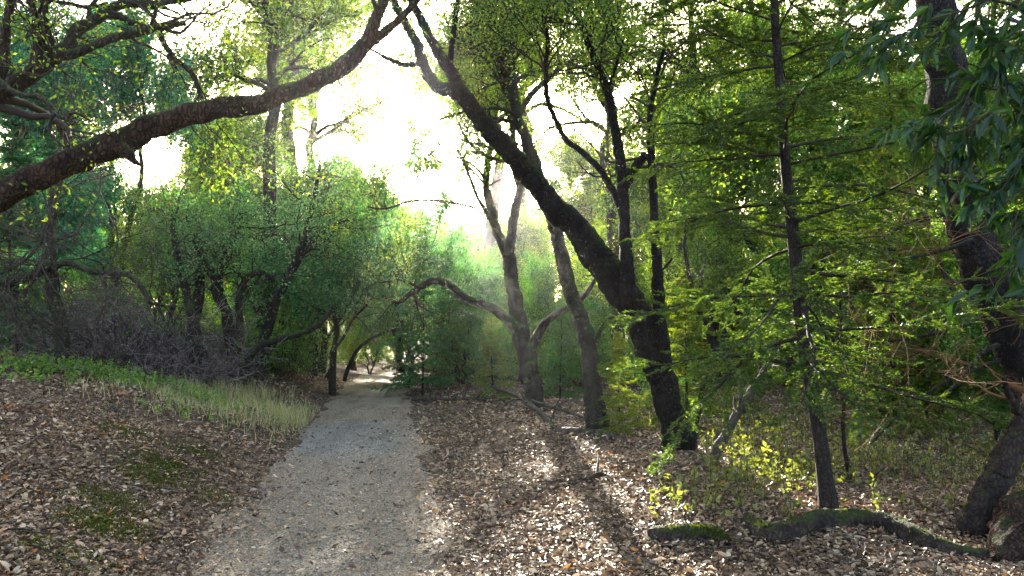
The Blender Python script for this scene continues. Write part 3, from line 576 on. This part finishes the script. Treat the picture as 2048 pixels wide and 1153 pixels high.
# snags and thin stems
d = bd(1425, 930)
traced_tree('slanting_snag', 'grey dead snag slanting up to the right beside the thick dark trunk', 'snag', [([(1422, 930, 24), (1440, 890, 22), (1462, 850, 21), (1490, 805, 20), (1512, 770, 18), (1530, 738, 16)], d, d+.4)], B_DEAD, 113, n_br=5, n_tw=20, br=(.2, .5), bmat=DEADTWIG, lump=.12)
d = bd(1392, 862)
traced_tree('crooked_stem', 'thin crooked leafless dark stem between the dark trunk and the grey snag', 'sapling', [([(1390, 862, 10), (1398, 820, 10), (1406, 770, 11), (1418, 725, 11), (1427, 685, 12), (1420, 655, 11), (1403, 632, 12), (1388, 600, 11), (1380, 560, 10), (1370, 500, 8), (1372, 440, 6)], d, d+.3), ([(1402, 636, 9), (1420, 630, 7), (1432, 600, 5)], d, d)], B_DARK, 114, n_br=8, n_tw=50, br=(.3, .8), bmat=TWIG)
d = bd(1702, 965)
traced_tree('thin_sapling', 'thin wavy bare sapling just right of the slim fir trunk', 'sapling', [([(1702, 965, 10), (1690, 900, 9), (1686, 840, 9), (1690, 760, 8), (1684, 680, 7), (1680, 590, 5)], d, d+.2)], B_DARK, 115, n_br=12, n_tw=120, n_lf=500, br=(.3, .7), btl=.2, lf=.04, leaf=HERB)
# J: the slim fir in front, right of centre
d = bd(1660, 1027)
J1 = [(1660, 1027, 36), (1652, 970, 31), (1643, 900, 30), (1628, 800, 29), (1611, 700, 28), (1600, 600, 27), (1589, 500, 25), (1578, 400, 23), (1569, 300, 21), (1560, 180, 19), (1551, 60, 17), (1546, -40, 15), (1540, -200, 12), (1535, -400, 8), (1532, -560, 3)]
p, r = trace(J1, d, d+.2, 60); p, r = rooted(p, r, .25)
b = p[0].copy(); b[2] = float(gz(b[0], b[1]))
J = fir('slim_fir', 201, nb=86, wid=1.75, tr=(p, r), lo=.20, per=190, ntw=18, needle=.034, origin=tuple(b), droop=.035, nsub=2, tcol=.4, full=.45, asp=.24)
tag(J, 'slim young fir with feathery sprays and a bare lower trunk, right of centre', 'tree')
# ------------------------------------------------------------------ young firs
def plant_fir(proto, px, py, h, label, H0, rz=0, col=(1, 1, 1), d=None, group=None, first=False, lean=0., sw=1.):
    o = proto if first else copy_tree(proto)
    q = hit(px, py) if d is None else P(px, py, d); z = float(gz(q[0], q[1])); o.location = (q[0], q[1], z); s = h/H0; o.scale = (s*sw, s*sw, s); o.rotation_euler = (0, lean, rz)
    for c in o.children: c.color = (*col, 1)
    return tag(o, label, 'young tree', group)
FA = fir('young_fir', 211, H=3., nb=54, wid=.95, r0=.03, lo=.06, per=100, ntw=14, needle=.05, tcol=.6, asp=.26, nsub=1, full=.1)
FB = fir('young_fir', 212, H=3., nb=40, wid=1.15, r0=.032, lo=.1, per=105, ntw=14, needle=.05, tcol=.55, asp=.26, nsub=1, full=.15)
g = 'young firs under the oaks'
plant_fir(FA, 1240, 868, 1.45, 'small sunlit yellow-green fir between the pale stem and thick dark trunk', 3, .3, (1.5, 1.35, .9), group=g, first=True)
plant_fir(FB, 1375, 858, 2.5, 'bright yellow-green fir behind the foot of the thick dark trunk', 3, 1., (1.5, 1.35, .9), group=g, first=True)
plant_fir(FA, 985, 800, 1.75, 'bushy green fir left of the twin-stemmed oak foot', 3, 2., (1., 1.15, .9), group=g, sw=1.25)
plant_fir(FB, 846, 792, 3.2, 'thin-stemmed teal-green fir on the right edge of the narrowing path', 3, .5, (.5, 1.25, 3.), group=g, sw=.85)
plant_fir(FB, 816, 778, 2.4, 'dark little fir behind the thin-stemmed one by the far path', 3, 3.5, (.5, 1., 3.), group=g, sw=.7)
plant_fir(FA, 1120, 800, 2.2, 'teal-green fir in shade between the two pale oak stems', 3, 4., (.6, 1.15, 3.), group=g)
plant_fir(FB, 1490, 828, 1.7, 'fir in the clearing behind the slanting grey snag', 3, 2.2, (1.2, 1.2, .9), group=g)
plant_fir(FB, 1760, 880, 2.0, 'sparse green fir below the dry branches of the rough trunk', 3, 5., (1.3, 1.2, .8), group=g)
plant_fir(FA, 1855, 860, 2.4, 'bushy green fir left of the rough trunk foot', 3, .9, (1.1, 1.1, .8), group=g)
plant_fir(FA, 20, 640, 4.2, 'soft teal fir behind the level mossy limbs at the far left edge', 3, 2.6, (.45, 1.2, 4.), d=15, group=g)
# ------------------------------------------------------------------ woodland trees
PA = broadleaf('oak_tree', 301, 75000, leaf=.088, ntw=3600); PB = broadleaf('oak_tree', 302, 75000, leaf=.088, ntw=3600, stems=2, lo=.15); PC = broadleaf('oak_tree', 303, 65000, leaf=.088, ntw=3200, spread=.8, lo=.3, trunk_r=.2)
PO = broadleaf('open_oak', 306, 34000, leaf=.078, ntw=2200, lo=.3, stems=4, spread=1.2, trunk_r=.13, H=6.)
PD = broadleaf('oak_bush', 304, 80000, leaf=.082, ntw=4000, lo=.02, stems=3, spread=1.25, trunk_r=.13, H=6.)
H0 = {PA.name: 9., PB.name: 9., PC.name: 9., PD.name: 6.5, PO.name: 6.3}
PE = broadleaf('tall_oak', 305, 34000, ntw=2000, leaf=.08, lo=.55, spread=1.15, trunk_r=.2, H=12.)
H0[PE.name] = 12.
FC = fir('tall_fir', 213, H=7., nb=88, wid=1.7, r0=.06, lo=.1, per=110, ntw=16, needle=.055, tcol=.5, asp=.24, nsub=1, full=.1, droop=.06)
used = set()
def wood(pr, px, d, h, col, label, rz, sw=1., cat='tree', group='oaks of the wood'):
    o = pr if pr.name not in used else copy_tree(pr); used.add(pr.name)
    x = (px-1024)/F*d; o.location = (x, d, float(gz(x, d)) - .05); s = h/H0[pr.name]; o.scale = (s*sw, s*sw, s); o.rotation_euler = (0, 0, rz)
    for c in o.children: c.color = (*col, 1)
    return tag(o, label, cat, group)
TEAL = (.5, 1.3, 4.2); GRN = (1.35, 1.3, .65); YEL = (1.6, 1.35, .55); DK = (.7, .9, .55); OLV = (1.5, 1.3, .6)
for a in [
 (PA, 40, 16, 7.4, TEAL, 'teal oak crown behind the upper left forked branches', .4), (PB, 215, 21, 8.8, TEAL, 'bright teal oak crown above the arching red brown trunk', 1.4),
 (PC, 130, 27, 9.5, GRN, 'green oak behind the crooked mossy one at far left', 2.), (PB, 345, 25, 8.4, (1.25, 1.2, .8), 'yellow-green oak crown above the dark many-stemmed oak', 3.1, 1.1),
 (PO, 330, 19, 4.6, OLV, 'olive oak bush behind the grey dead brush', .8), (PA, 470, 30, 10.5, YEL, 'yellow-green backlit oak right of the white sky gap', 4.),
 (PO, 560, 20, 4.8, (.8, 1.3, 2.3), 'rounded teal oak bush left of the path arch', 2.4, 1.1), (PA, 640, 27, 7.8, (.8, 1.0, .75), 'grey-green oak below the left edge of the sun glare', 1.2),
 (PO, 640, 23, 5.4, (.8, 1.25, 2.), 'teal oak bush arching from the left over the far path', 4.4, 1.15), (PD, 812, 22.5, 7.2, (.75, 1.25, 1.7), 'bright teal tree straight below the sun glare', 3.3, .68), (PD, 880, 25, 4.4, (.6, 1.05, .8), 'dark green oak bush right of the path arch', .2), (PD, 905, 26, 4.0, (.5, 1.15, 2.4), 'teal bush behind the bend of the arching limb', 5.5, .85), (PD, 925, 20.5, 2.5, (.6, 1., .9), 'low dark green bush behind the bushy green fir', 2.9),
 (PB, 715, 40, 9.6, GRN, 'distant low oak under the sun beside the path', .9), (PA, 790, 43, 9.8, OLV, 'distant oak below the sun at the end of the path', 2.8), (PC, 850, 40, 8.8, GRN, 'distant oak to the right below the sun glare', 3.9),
 (PD, 742, 39, 3.7, (2.2, 1.7, .5), 'bush tinted sunlit gold at the far end of the path', .3), (PD, 960, 33, 5.6, GRN, 'low green bush behind the arching oak limb', 5.2), (PB, 1050, 38, 7.6, YEL, 'sunlit low oak between the twin-stemmed oak and the pale stem', .6), (PD, 1120, 24, 3.8, (.7, 1.05, .8), 'shaded bush right of the twin-stemmed oak foot', 1.9),  # gold bush at the path end: sunlight put into its overbright leaf tint
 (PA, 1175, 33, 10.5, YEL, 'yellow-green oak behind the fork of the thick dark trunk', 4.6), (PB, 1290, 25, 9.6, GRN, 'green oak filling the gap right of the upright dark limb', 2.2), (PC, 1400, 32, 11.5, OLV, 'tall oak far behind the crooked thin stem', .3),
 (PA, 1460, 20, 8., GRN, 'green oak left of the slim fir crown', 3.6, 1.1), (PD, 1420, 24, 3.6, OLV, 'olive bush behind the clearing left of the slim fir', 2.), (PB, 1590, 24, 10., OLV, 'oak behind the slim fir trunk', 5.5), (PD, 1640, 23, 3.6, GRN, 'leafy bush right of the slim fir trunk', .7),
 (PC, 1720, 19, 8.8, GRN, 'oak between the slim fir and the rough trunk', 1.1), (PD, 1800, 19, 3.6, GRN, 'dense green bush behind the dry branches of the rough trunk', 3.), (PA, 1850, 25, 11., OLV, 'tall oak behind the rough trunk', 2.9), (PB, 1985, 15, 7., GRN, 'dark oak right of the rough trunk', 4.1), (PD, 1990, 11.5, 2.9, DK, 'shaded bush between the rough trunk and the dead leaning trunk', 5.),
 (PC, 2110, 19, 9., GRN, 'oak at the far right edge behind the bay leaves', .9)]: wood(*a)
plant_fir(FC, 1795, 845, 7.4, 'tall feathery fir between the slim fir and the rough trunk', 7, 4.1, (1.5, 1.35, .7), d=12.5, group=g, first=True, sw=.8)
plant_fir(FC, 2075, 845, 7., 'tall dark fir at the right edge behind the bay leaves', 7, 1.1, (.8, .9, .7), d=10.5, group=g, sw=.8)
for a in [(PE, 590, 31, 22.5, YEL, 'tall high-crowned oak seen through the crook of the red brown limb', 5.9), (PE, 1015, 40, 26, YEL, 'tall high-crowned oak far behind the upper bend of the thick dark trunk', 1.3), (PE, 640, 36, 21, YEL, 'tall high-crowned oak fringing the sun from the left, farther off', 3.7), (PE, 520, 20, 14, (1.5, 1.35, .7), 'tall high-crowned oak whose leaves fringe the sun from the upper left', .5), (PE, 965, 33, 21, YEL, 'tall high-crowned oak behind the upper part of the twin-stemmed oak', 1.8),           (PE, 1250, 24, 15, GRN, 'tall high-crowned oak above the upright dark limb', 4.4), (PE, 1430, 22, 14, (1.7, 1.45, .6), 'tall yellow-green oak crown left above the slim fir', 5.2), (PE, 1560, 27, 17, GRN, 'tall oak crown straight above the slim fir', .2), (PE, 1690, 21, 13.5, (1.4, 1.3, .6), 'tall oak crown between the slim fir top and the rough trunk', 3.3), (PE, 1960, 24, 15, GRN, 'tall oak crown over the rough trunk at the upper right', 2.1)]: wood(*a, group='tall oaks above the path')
# ------------------------------------------------------------------ bay laurel hanging in at the upper right
def bay():
    rg = G(401); b = np.array([2.85, 3.55, 0]); b[2] = float(gz(b[0], b[1])); root = thing('bay_laurel', 'bay laurel with long glossy leaves drooping into the upper right corner', 'tree', b)
    p = np.array([b+[0, 0, -.2], b+[-.02, 0, .8], b+[.05, .05, 1.8], b+[.02, 0, 2.8], b+[-.05, .05, 3.8]]); q, r = resample(p, np.linspace(.06, .03, 5), 24)
    mb = MB(); tubes(mb, q[None], r[None], 10, 0, lump=.05, rg=rg); put(mb, 'trunk', B_GREY, root)
    mb = MB(); tr = []
    for a, e, w in [((2200, 60), (1800, 70), .1), ((2200, 150), (1900, 230), 0), ((2230, 240), (1870, 275), 0), ((2240, 20), (1890, -10), 0), ((2230, 320), (1985, 360), 0), ((2240, 420), (2010, 480), 0), ((2230, 100), (1960, 130), 0), ((2230, 500), (2030, 560), 0)]:
        A = P(a[0], a[1], 3.5); E = P(e[0], e[1], 3.2); k = np.linspace(0, 1, 8)[:, None]; tr.append(A*(1-k) + E*k + rg.normal(0, .025, (8, 3)) + np.array([0, 0, .12])*np.sin(k*PI))
    S = np.stack(tr); R = np.linspace(.011, .003, 8)[None]*np.ones((len(S), 1)); tubes(mb, S, R, 5, 1, .3)
    T, TR = spawn(rg, S, R, 95, (.12, .38), (.4, 1.1), K=6, tl=.35, rf=.6, wig=.12, droop=.07, taper=.5); tubes(mb, T, TR, 4, 1, .3)
    n = 1300; pos, d, ix = pick(rg, T, n, .2, 1.)
    a = unit(d*.6 + rg.normal(0, .45, (n, 3)) + np.array([0, 0, -.35])); nr = rg.normal(0, .6, (n, 3)) + np.array([0, 0, .7]); nr = unit(nr - (nr*a).sum(1, keepdims=True)*a); bb = np.cross(nr, a)
    s = rg.uniform(.06, .115, n)[:, None]; w = s*.14; c = [pos, pos+a*s*.3, pos+a*s*.68 - np.array([0, 0, .004]), pos + a*s - np.array([0, 0, .012])]
    V = np.stack([c[0], c[1]+bb*w+nr*w*.35, c[1], c[1]-bb*w+nr*w*.35, c[2]+bb*w*.85+nr*w*.3, c[2], c[2]-bb*w*.85+nr*w*.3, c[3]], 1); k = np.arange(n)[:, None]*8
    f = np.concatenate([np.stack([k+i0, k+i1, k+i2, k+i3], -1) for i0, i1, i2, i3 in ((1, 0, 3, 2), (1, 2, 5, 4), (2, 3, 6, 5), (4, 5, 6, 7))], 0)
    mb.add(V, f, 0, np.repeat(np.clip(rg.normal(.45, .25, n), 0, 1), 8)); put(mb, 'crown', [BAY, TWIG], root)
bay()
# ------------------------------------------------------------------ dead brush on the left bank
def brush(seed, nb=90, h=1.0, w=.9):
    rg = G(seed); root = thing('dead_brush', None, None, (0, 0, 0)); mb = MB(); a = rg.uniform(0, 2*PI, nb); K = 8
    base = np.stack([rg.normal(0, w*.4, nb), rg.normal(0, w*.35, nb), np.full(nb, -.05)], -1); d = unit(np.stack([np.cos(a)*.9, np.sin(a)*.9, rg.uniform(.1, 1.3, nb)], -1)); l = rg.uniform(.5, 1.2, nb)*h; pts = [base]
    for k in range(1, K):
        d = unit(d + rg.normal(0, .25, (nb, 3)) - np.array([0, 0, .1])); pts.append(pts[-1] + d*(l/(K-1))[:, None])
    B = np.stack(pts, 1); R = rg.uniform(.007, .019, nb)[:, None]*np.linspace(1, .35, K); tubes(mb, B, R, 5, 0, rg.uniform(0, .8, nb)); mb.build('stems', DEADTWIG, root)
    mb = MB(); T, TR = spawn(rg, B, R, nb*14, (.15, .55), (.4, 1.3), K=6, rf=.5, tl=.1, wig=.28, taper=.4); tubes(mb, T, np.maximum(TR, .0022), 3, 0, rg.uniform(.0, 1, len(T)))
    T2, T2R = spawn(rg, T, TR, nb*15, (.06, .28), (.4, 1.3), K=4, rf=.6, tl=.2, wig=.3, taper=.5); tubes(mb, T2, np.maximum(T2R, .0026), 3, 0, rg.uniform(.0, 1, len(T2)))
    mb.build('twigs', DEADTWIG, root); return root
br1 = brush(501); br2 = brush(502, 110, 1.2, .8)
for i, (pr, px, py, s, rz, lab) in enumerate([
    (br1, 40, 705, 1.15, .2, 'grey dead brush heap at the left edge above the green weeds'), (br2, 130, 712, 1.0, 1.7, 'pale grey twig heap in front of the crooked mossy oak'), (br1, 215, 722, 1.1, 3., 'purple-grey twig heap in the middle of the brush bank'),
    (br2, 300, 740, 1.35, 4.2, 'tall brown dead bush at the right end of the brush bank'), (br1, 360, 760, .85, 5.1, 'low grey twig heap between the brown dead bush and the slanting oak stem'), (br1, 275, 705, 1.1, 2.3, 'grey brush behind the tall brown dead bush')]):
    o = pr if i < 2 else copy_tree(pr); q = hit(px, py); o.location = (q[0], q[1], float(gz(q[0], q[1]))); s *= 1.16; o.scale = (s, s, s); o.rotation_euler = (0, 0, rz); tag(o, lab, 'dead brush', 'dead brush on the left bank')
# ------------------------------------------------------------------ fallen wood
def fallen(name, label, cat, tr, bark, seed, lift=.3, lump=.1, extra=(), moss=0, sides=12, d=None, twigs=0, group=None):
    rg = G(seed); root = None
    for j, t in enumerate([tr] + list(extra)):
        pts = []
        for k in t:
            q = hit(k[0], k[1]); w = k[2]*q[1]/F/2; z = float(gz(q[0], q[1])); pts.append([q[0], q[1], z + w*lift + (k[3] if len(k) > 3 else 0), w])
        pts = np.array(pts); p, r = resample(pts[:, :3], pts[:, 3], max(16, len(t)*6))
        if root is None: root = thing(name, label, cat, tuple(p[0]), group)
        mb = MB(); tubes(mb, p[None], r[None], sides, 0, lump=lump, rg=rg); put(mb, 'stem' if j == 0 else 'branch', bark, root)
        if moss and j == 0:
            mb = MB(); fuzz(mb, rg, p, r, moss, .022, 1.2); put(mb, 'moss', MOSS, root)['kind'] = 'stuff'
        if twigs and j == 0:
            mb = MB(); T, TR = spawn(rg, p[None], r[None], twigs, (.15, .6), (.4, 1.1), K=6, rf=.5, tl=.2, up=.1, wig=.2, taper=.3); tubes(mb, T, TR, 5, 0, rg.uniform(0, .7, twigs)); put(mb, 'twigs', DEADTWIG, root)
    return root
fallen('fallen_log', 'long sinuous fallen log winding across the leaves at the lower right', 'log', [(1492, 1052, 14, .05), (1512, 1066, 30, .02), (1540, 1085, 46), (1590, 1076, 52), (1640, 1062, 52), (1690, 1056, 52), (1740, 1058, 52), (1790, 1072, 52), (1840, 1094, 48), (1895, 1112, 42), (1950, 1122, 36), (2010, 1122, 44), (2070, 1118, 60), (2130, 1110, 60)], B_LOG, 601, lift=.4, moss=900, sides=20, lump=.17)
fallen('mossy_log', 'short moss-covered log lying left of the long sinuous one', 'log', [(1298, 1082, 34), (1340, 1084, 40), (1390, 1084, 42), (1430, 1086, 40), (1452, 1096, 26)], B_LOG, 602, lift=.4, moss=1300, sides=18, lump=.16)
fallen('root_stump', 'knobbly red-brown root stump at the right edge touching the fallen log', 'stump', [(2000, 1135, 40, -.02), (2022, 1120, 80, .05), (2050, 1112, 105, .10), (2085, 1108, 110, .12), (2130, 1106, 80, .05)], B_ROOT, 603, lift=.5, lump=.22, sides=18, extra=[[(2040, 1095, 30, .16), (2052, 1075, 18, .26), (2060, 1060, 8, .33)]])
fallen('fallen_branch', 'pale forked fallen branch pointing at the foot of the tall pale oak', 'branch', [(985, 800, 6, .25), (1030, 812, 9, .20), (1065, 830, 11, .12), (1095, 848, 11, .05), (1112, 868, 9)], B_DEAD, 604, twigs=14, extra=[[(1035, 814, 7, .18), (1090, 826, 7, .12), (1145, 838, 6, .08), (1190, 850, 5, .04)]])
fallen('fallen_branch', 'dark thick fallen branch lying below the tall pale oak foot', 'branch', [(1112, 868, 14), (1150, 868, 18), (1200, 872, 18), (1235, 882, 16), (1262, 894, 9)], B_DEAD, 605, twigs=6)
fallen('fallen_branch', 'bent brown stick in the sun patch right of the path', 'branch', [(1112, 983, 8), (1140, 970, 13), (1175, 965, 14), (1198, 957, 10, .03), (1225, 962, 7)], B_LOG, 606, extra=[[(1192, 960, 6, .02), (1196, 948, 5, .10), (1197, 940, 3, .15)]])
fallen('fallen_branch', 'thin dark stick right of the path short of the bent brown one', 'branch', [(990, 908, 6), (1020, 906, 8), (1050, 910, 8), (1080, 905, 5)], B_LOG, 607, twigs=4)
fallen('fallen_branch', 'long thin grey stick at the foot of the slim fir', 'branch', [(1690, 985, 6, .02), (1750, 965, 7, .06), (1810, 940, 7, .1), (1850, 928, 5, .12)], B_DEAD, 608, twigs=8)
fallen('fallen_branch', 'short dark stick on the left bank among the leaves', 'branch', [(215, 812, 8), (232, 826, 10, .02), (250, 840, 8)], B_LOG, 609, twigs=2)
fallen('fallen_branch', 'low dry branch tangle along the right edge of the far path', 'branch', [(805, 800, 5), (850, 803, 7, .05), (900, 806, 7, .06), (950, 803, 5, .05), (985, 806, 4)], B_DEAD, 610, twigs=26)
# ------------------------------------------------------------------ scrub under the trees, one mass
def thicket():
    rg = G(651); mb = MB()
    for i in range(230):
        q = rg.uniform()
        if q < .36: px, d = rg.uniform(-150, 660), rg.uniform(17, 36)
        elif q < .62: px, d = rg.uniform(860, 1330), rg.uniform(20, 36)
        else: px, d = rg.uniform(1330, 2250), rg.uniform(14.5, 34)
        x = (px - 1024)/F*d
        if 1350 < px < 1950 and d < 23: continue
        if abs(x - road_x(d)) < 1.7 + rg.uniform(0, .5): continue
        z = float(gz(x, d)); k = 26; h = rg.uniform(.7, 2.6); a = rg.uniform(0, 2*PI, k)
        b = np.array([x, d, z]) + rg.normal(0, .45, (k, 3))*np.array([1, 1, 0]); dr = unit(np.stack([np.cos(a)*.5, np.sin(a)*.5, np.ones(k)], -1)); pts = [b]; l = h*rg.uniform(.5, 1.1, k)
        for j in range(5): dr = unit(dr + rg.normal(0, .16, (k, 3))); pts.append(pts[-1] + dr*(l/5)[:, None])
        S = np.stack(pts, 1); R = np.full((k, 6), .008)*np.linspace(1, .4, 6); tubes(mb, S, R, 4, 1, rg.uniform(0, .5, k))
        T, TR = spawn(rg, S, R, 130, (.15, .5), (.5, 1.2), K=4, tl=.08, wig=.2); tubes(mb, T, np.maximum(TR, .003), 3, 1, .3)
        m = int(1500*min(1.6, h)); pos, dd, ix = pick(rg, T, m, .1, 1.); c = rg.normal(.45, .16)
        leaf_quads(mb, rg, pos + rg.normal(0, .05, pos.shape), rg.uniform(.055, .085), .55, .7, dirs=dd, db=.3, tint=np.clip(c + rg.normal(0, .17, m), 0, 1))
    o = mb.build('thicket', [OAK, TWIG]); o.color = (1., 1.1, .65, 1); tag(o, 'tangled leafy scrub filling the shade under the oaks', kind='stuff')
thicket()
# ------------------------------------------------------------------ the far wood, one mass
def far_wood():
    rg = G(701); mb = MB(); n = 600; th = np.where(rg.uniform(0, 1, n) < .78, rg.uniform(-.75, .75, n), rg.uniform(0, 2*PI, n)); rr = rg.uniform(46, 92, n); x = rr*np.sin(th); y = rr*np.cos(th); ok = []
    px = 1024 + F*x/np.maximum(y, 1); front = y > 20
    h = rg.uniform(10, 17, n)
    for i in range(n):
        if not front[i]: h[i] = rg.uniform(10, 15); continue
        t = px[i]
        lim = np.interp(t, [-400, 0, 250, 420, 600, 690, 880, 930, 1110, 1180, 1350, 2100], [190, 210, 300, 280, 330, 385, 375, 350, 350, 320, 190, 120])
        h[i] = min(h[i]*1.2, EYE + (HOR - lim)/F*y[i] - rg.uniform(0, 1.) - float(gz(x[i], y[i])))
        if 880 < t < 1140: h[i] = min(h[i], (y[i] - 12)*.2586 - .4 - float(gz(x[i], y[i])))
    keep = (h > 2.) & ~((np.abs(x - road_x(y)) < 3.) & (y > 0) & (y < 60)); x, y, h = x[keep], y[keep], h[keep]; n = len(x); z0 = gz(x, y)
    K = 7; tt = np.linspace(0, .85, K); S = np.stack([x[:, None] + rg.normal(0, .25, (n, K)), y[:, None] + rg.normal(0, .25, (n, K)), (z0[:, None] - .2) + h[:, None]*tt], -1); R = (h*.016)[:, None]*np.linspace(1, .25, K)
    tubes(mb, S, R, 6, 1, rg.uniform(0, .6, n))
    L, LR = spawn(rg, S, R, n*22, (1.2, 3.2), (.7, 1.4), K=6, rf=.5, tl=.22, up=.12, wig=.2); tubes(mb, L, np.maximum(LR, .012), 3, 1, .4)
    m = 900000; pos, d, ix = pick(rg, L, m, .1, 1.); ct = rg.normal(0, .2, len(L)); ok = pos[:, 2] < 99
    leaf_quads(mb, rg, pos + rg.normal(0, .33, pos.shape), .17, .6, .6, tint=np.clip(.55 + ct[ix] + rg.normal(0, .15, m), 0, 1))
    # scrub at the feet of the trees
    m = 120000; th = rg.uniform(-.9, .9, m); rr = rg.uniform(40, 66, m); x = rr*np.sin(th); y = rr*np.cos(th); k = np.abs(x - road_x(y)) > 2.6; x, y = x[k], y[k]
    leaf_quads(mb, rg, np.stack([x, y, gz(x, y) + rg.gamma(2, .75, len(x))], -1), .17, .6, .6, tint=np.clip(rg.normal(.5, .25, len(x)), 0, 1))
    o = mb.build('far_wood', [OAK, TWIG]); o.color = (1.15, 1.1, .6, 1); tag(o, 'distant sunlit oak wood closing the view behind the nearer trees', kind='stuff')
far_wood()
# ------------------------------------------------------------------ haze
def haze():
    mb = MB(); c = np.array([[x, y, z] for z in (-6, 26) for y in (-100, 110) for x in (-110, 110)], float)
    mb.add(c, [[0, 2, 3, 1], [4, 5, 7, 6], [0, 1, 5, 4], [2, 6, 7, 3], [0, 4, 6, 2], [1, 3, 7, 5]])
    m, t, o = nt('air'); v = N(t, 'ShaderNodeVolumePrincipled', Density=HAZE, Anisotropy=.89); v.inputs['Color'].default_value = (.97, .97, .95, 1); t.links.new(v.outputs[0], o.inputs['Volume'])
    tag(mb.build('haze', m), kind='stuff')
HAZE = .0003
haze()
# ------------------------------------------------------------------ light, camera
sd = ray(880, 238); sd = sd/np.linalg.norm(sd); ELEV = math.asin(sd[2]); AZ = math.atan2(sd[0], sd[1])
L = bpy.data.lights.new('sun', 'SUN'); L.energy = 5.; L.angle = math.radians(.5); L.color = (1, .93, .80); lo = bpy.data.objects.new('sun', L); C.objects.link(lo)
lo.rotation_euler = Vector(sd).to_track_quat('Z', 'Y').to_euler(); lo.location = (0, 0, 30)
W = bpy.data.worlds.new('World'); bpy.context.scene.world = W; W.use_nodes = True; t = W.node_tree
sk = t.nodes.new('ShaderNodeTexSky'); sk.sky_type = 'NISHITA'; sk.sun_disc = False; sk.sun_elevation = ELEV; sk.sun_rotation = AZ; sk.air_density = .7; sk.dust_density = 5.; sk.ozone_density = .2
bg = t.nodes['Background']; bg.inputs[1].default_value = .15; t.links.new(sk.outputs[0], bg.inputs[0])
cam = bpy.data.cameras.new('camera'); co = bpy.data.objects.new('camera', cam); C.objects.link(co); co.location = (0, 0, EYE); co.rotation_euler = (PI/2 + PITCH, 0, 0)
cam.sensor_width = 36; cam.lens = F/2048*36; cam.clip_end = 1000; cam.clip_start = .05
s = bpy.context.scene; s.camera = co
s.view_settings.view_transform = 'Standard'; s.view_settings.look = 'None'; s.view_settings.exposure = 3.1; s.view_settings.gamma = 1
cy = s.cycles; cy.max_bounces = 6; cy.diffuse_bounces = 3; cy.glossy_bounces = 2; cy.transmission_bounces = 5; cy.transparent_max_bounces = 4; cy.volume_bounces = 0
cy.caustics_reflective = False; cy.caustics_refractive = False; cy.sample_clamp_indirect = 6; cy.use_denoising = True; cy.denoising_prefilter = 'ACCURATE'
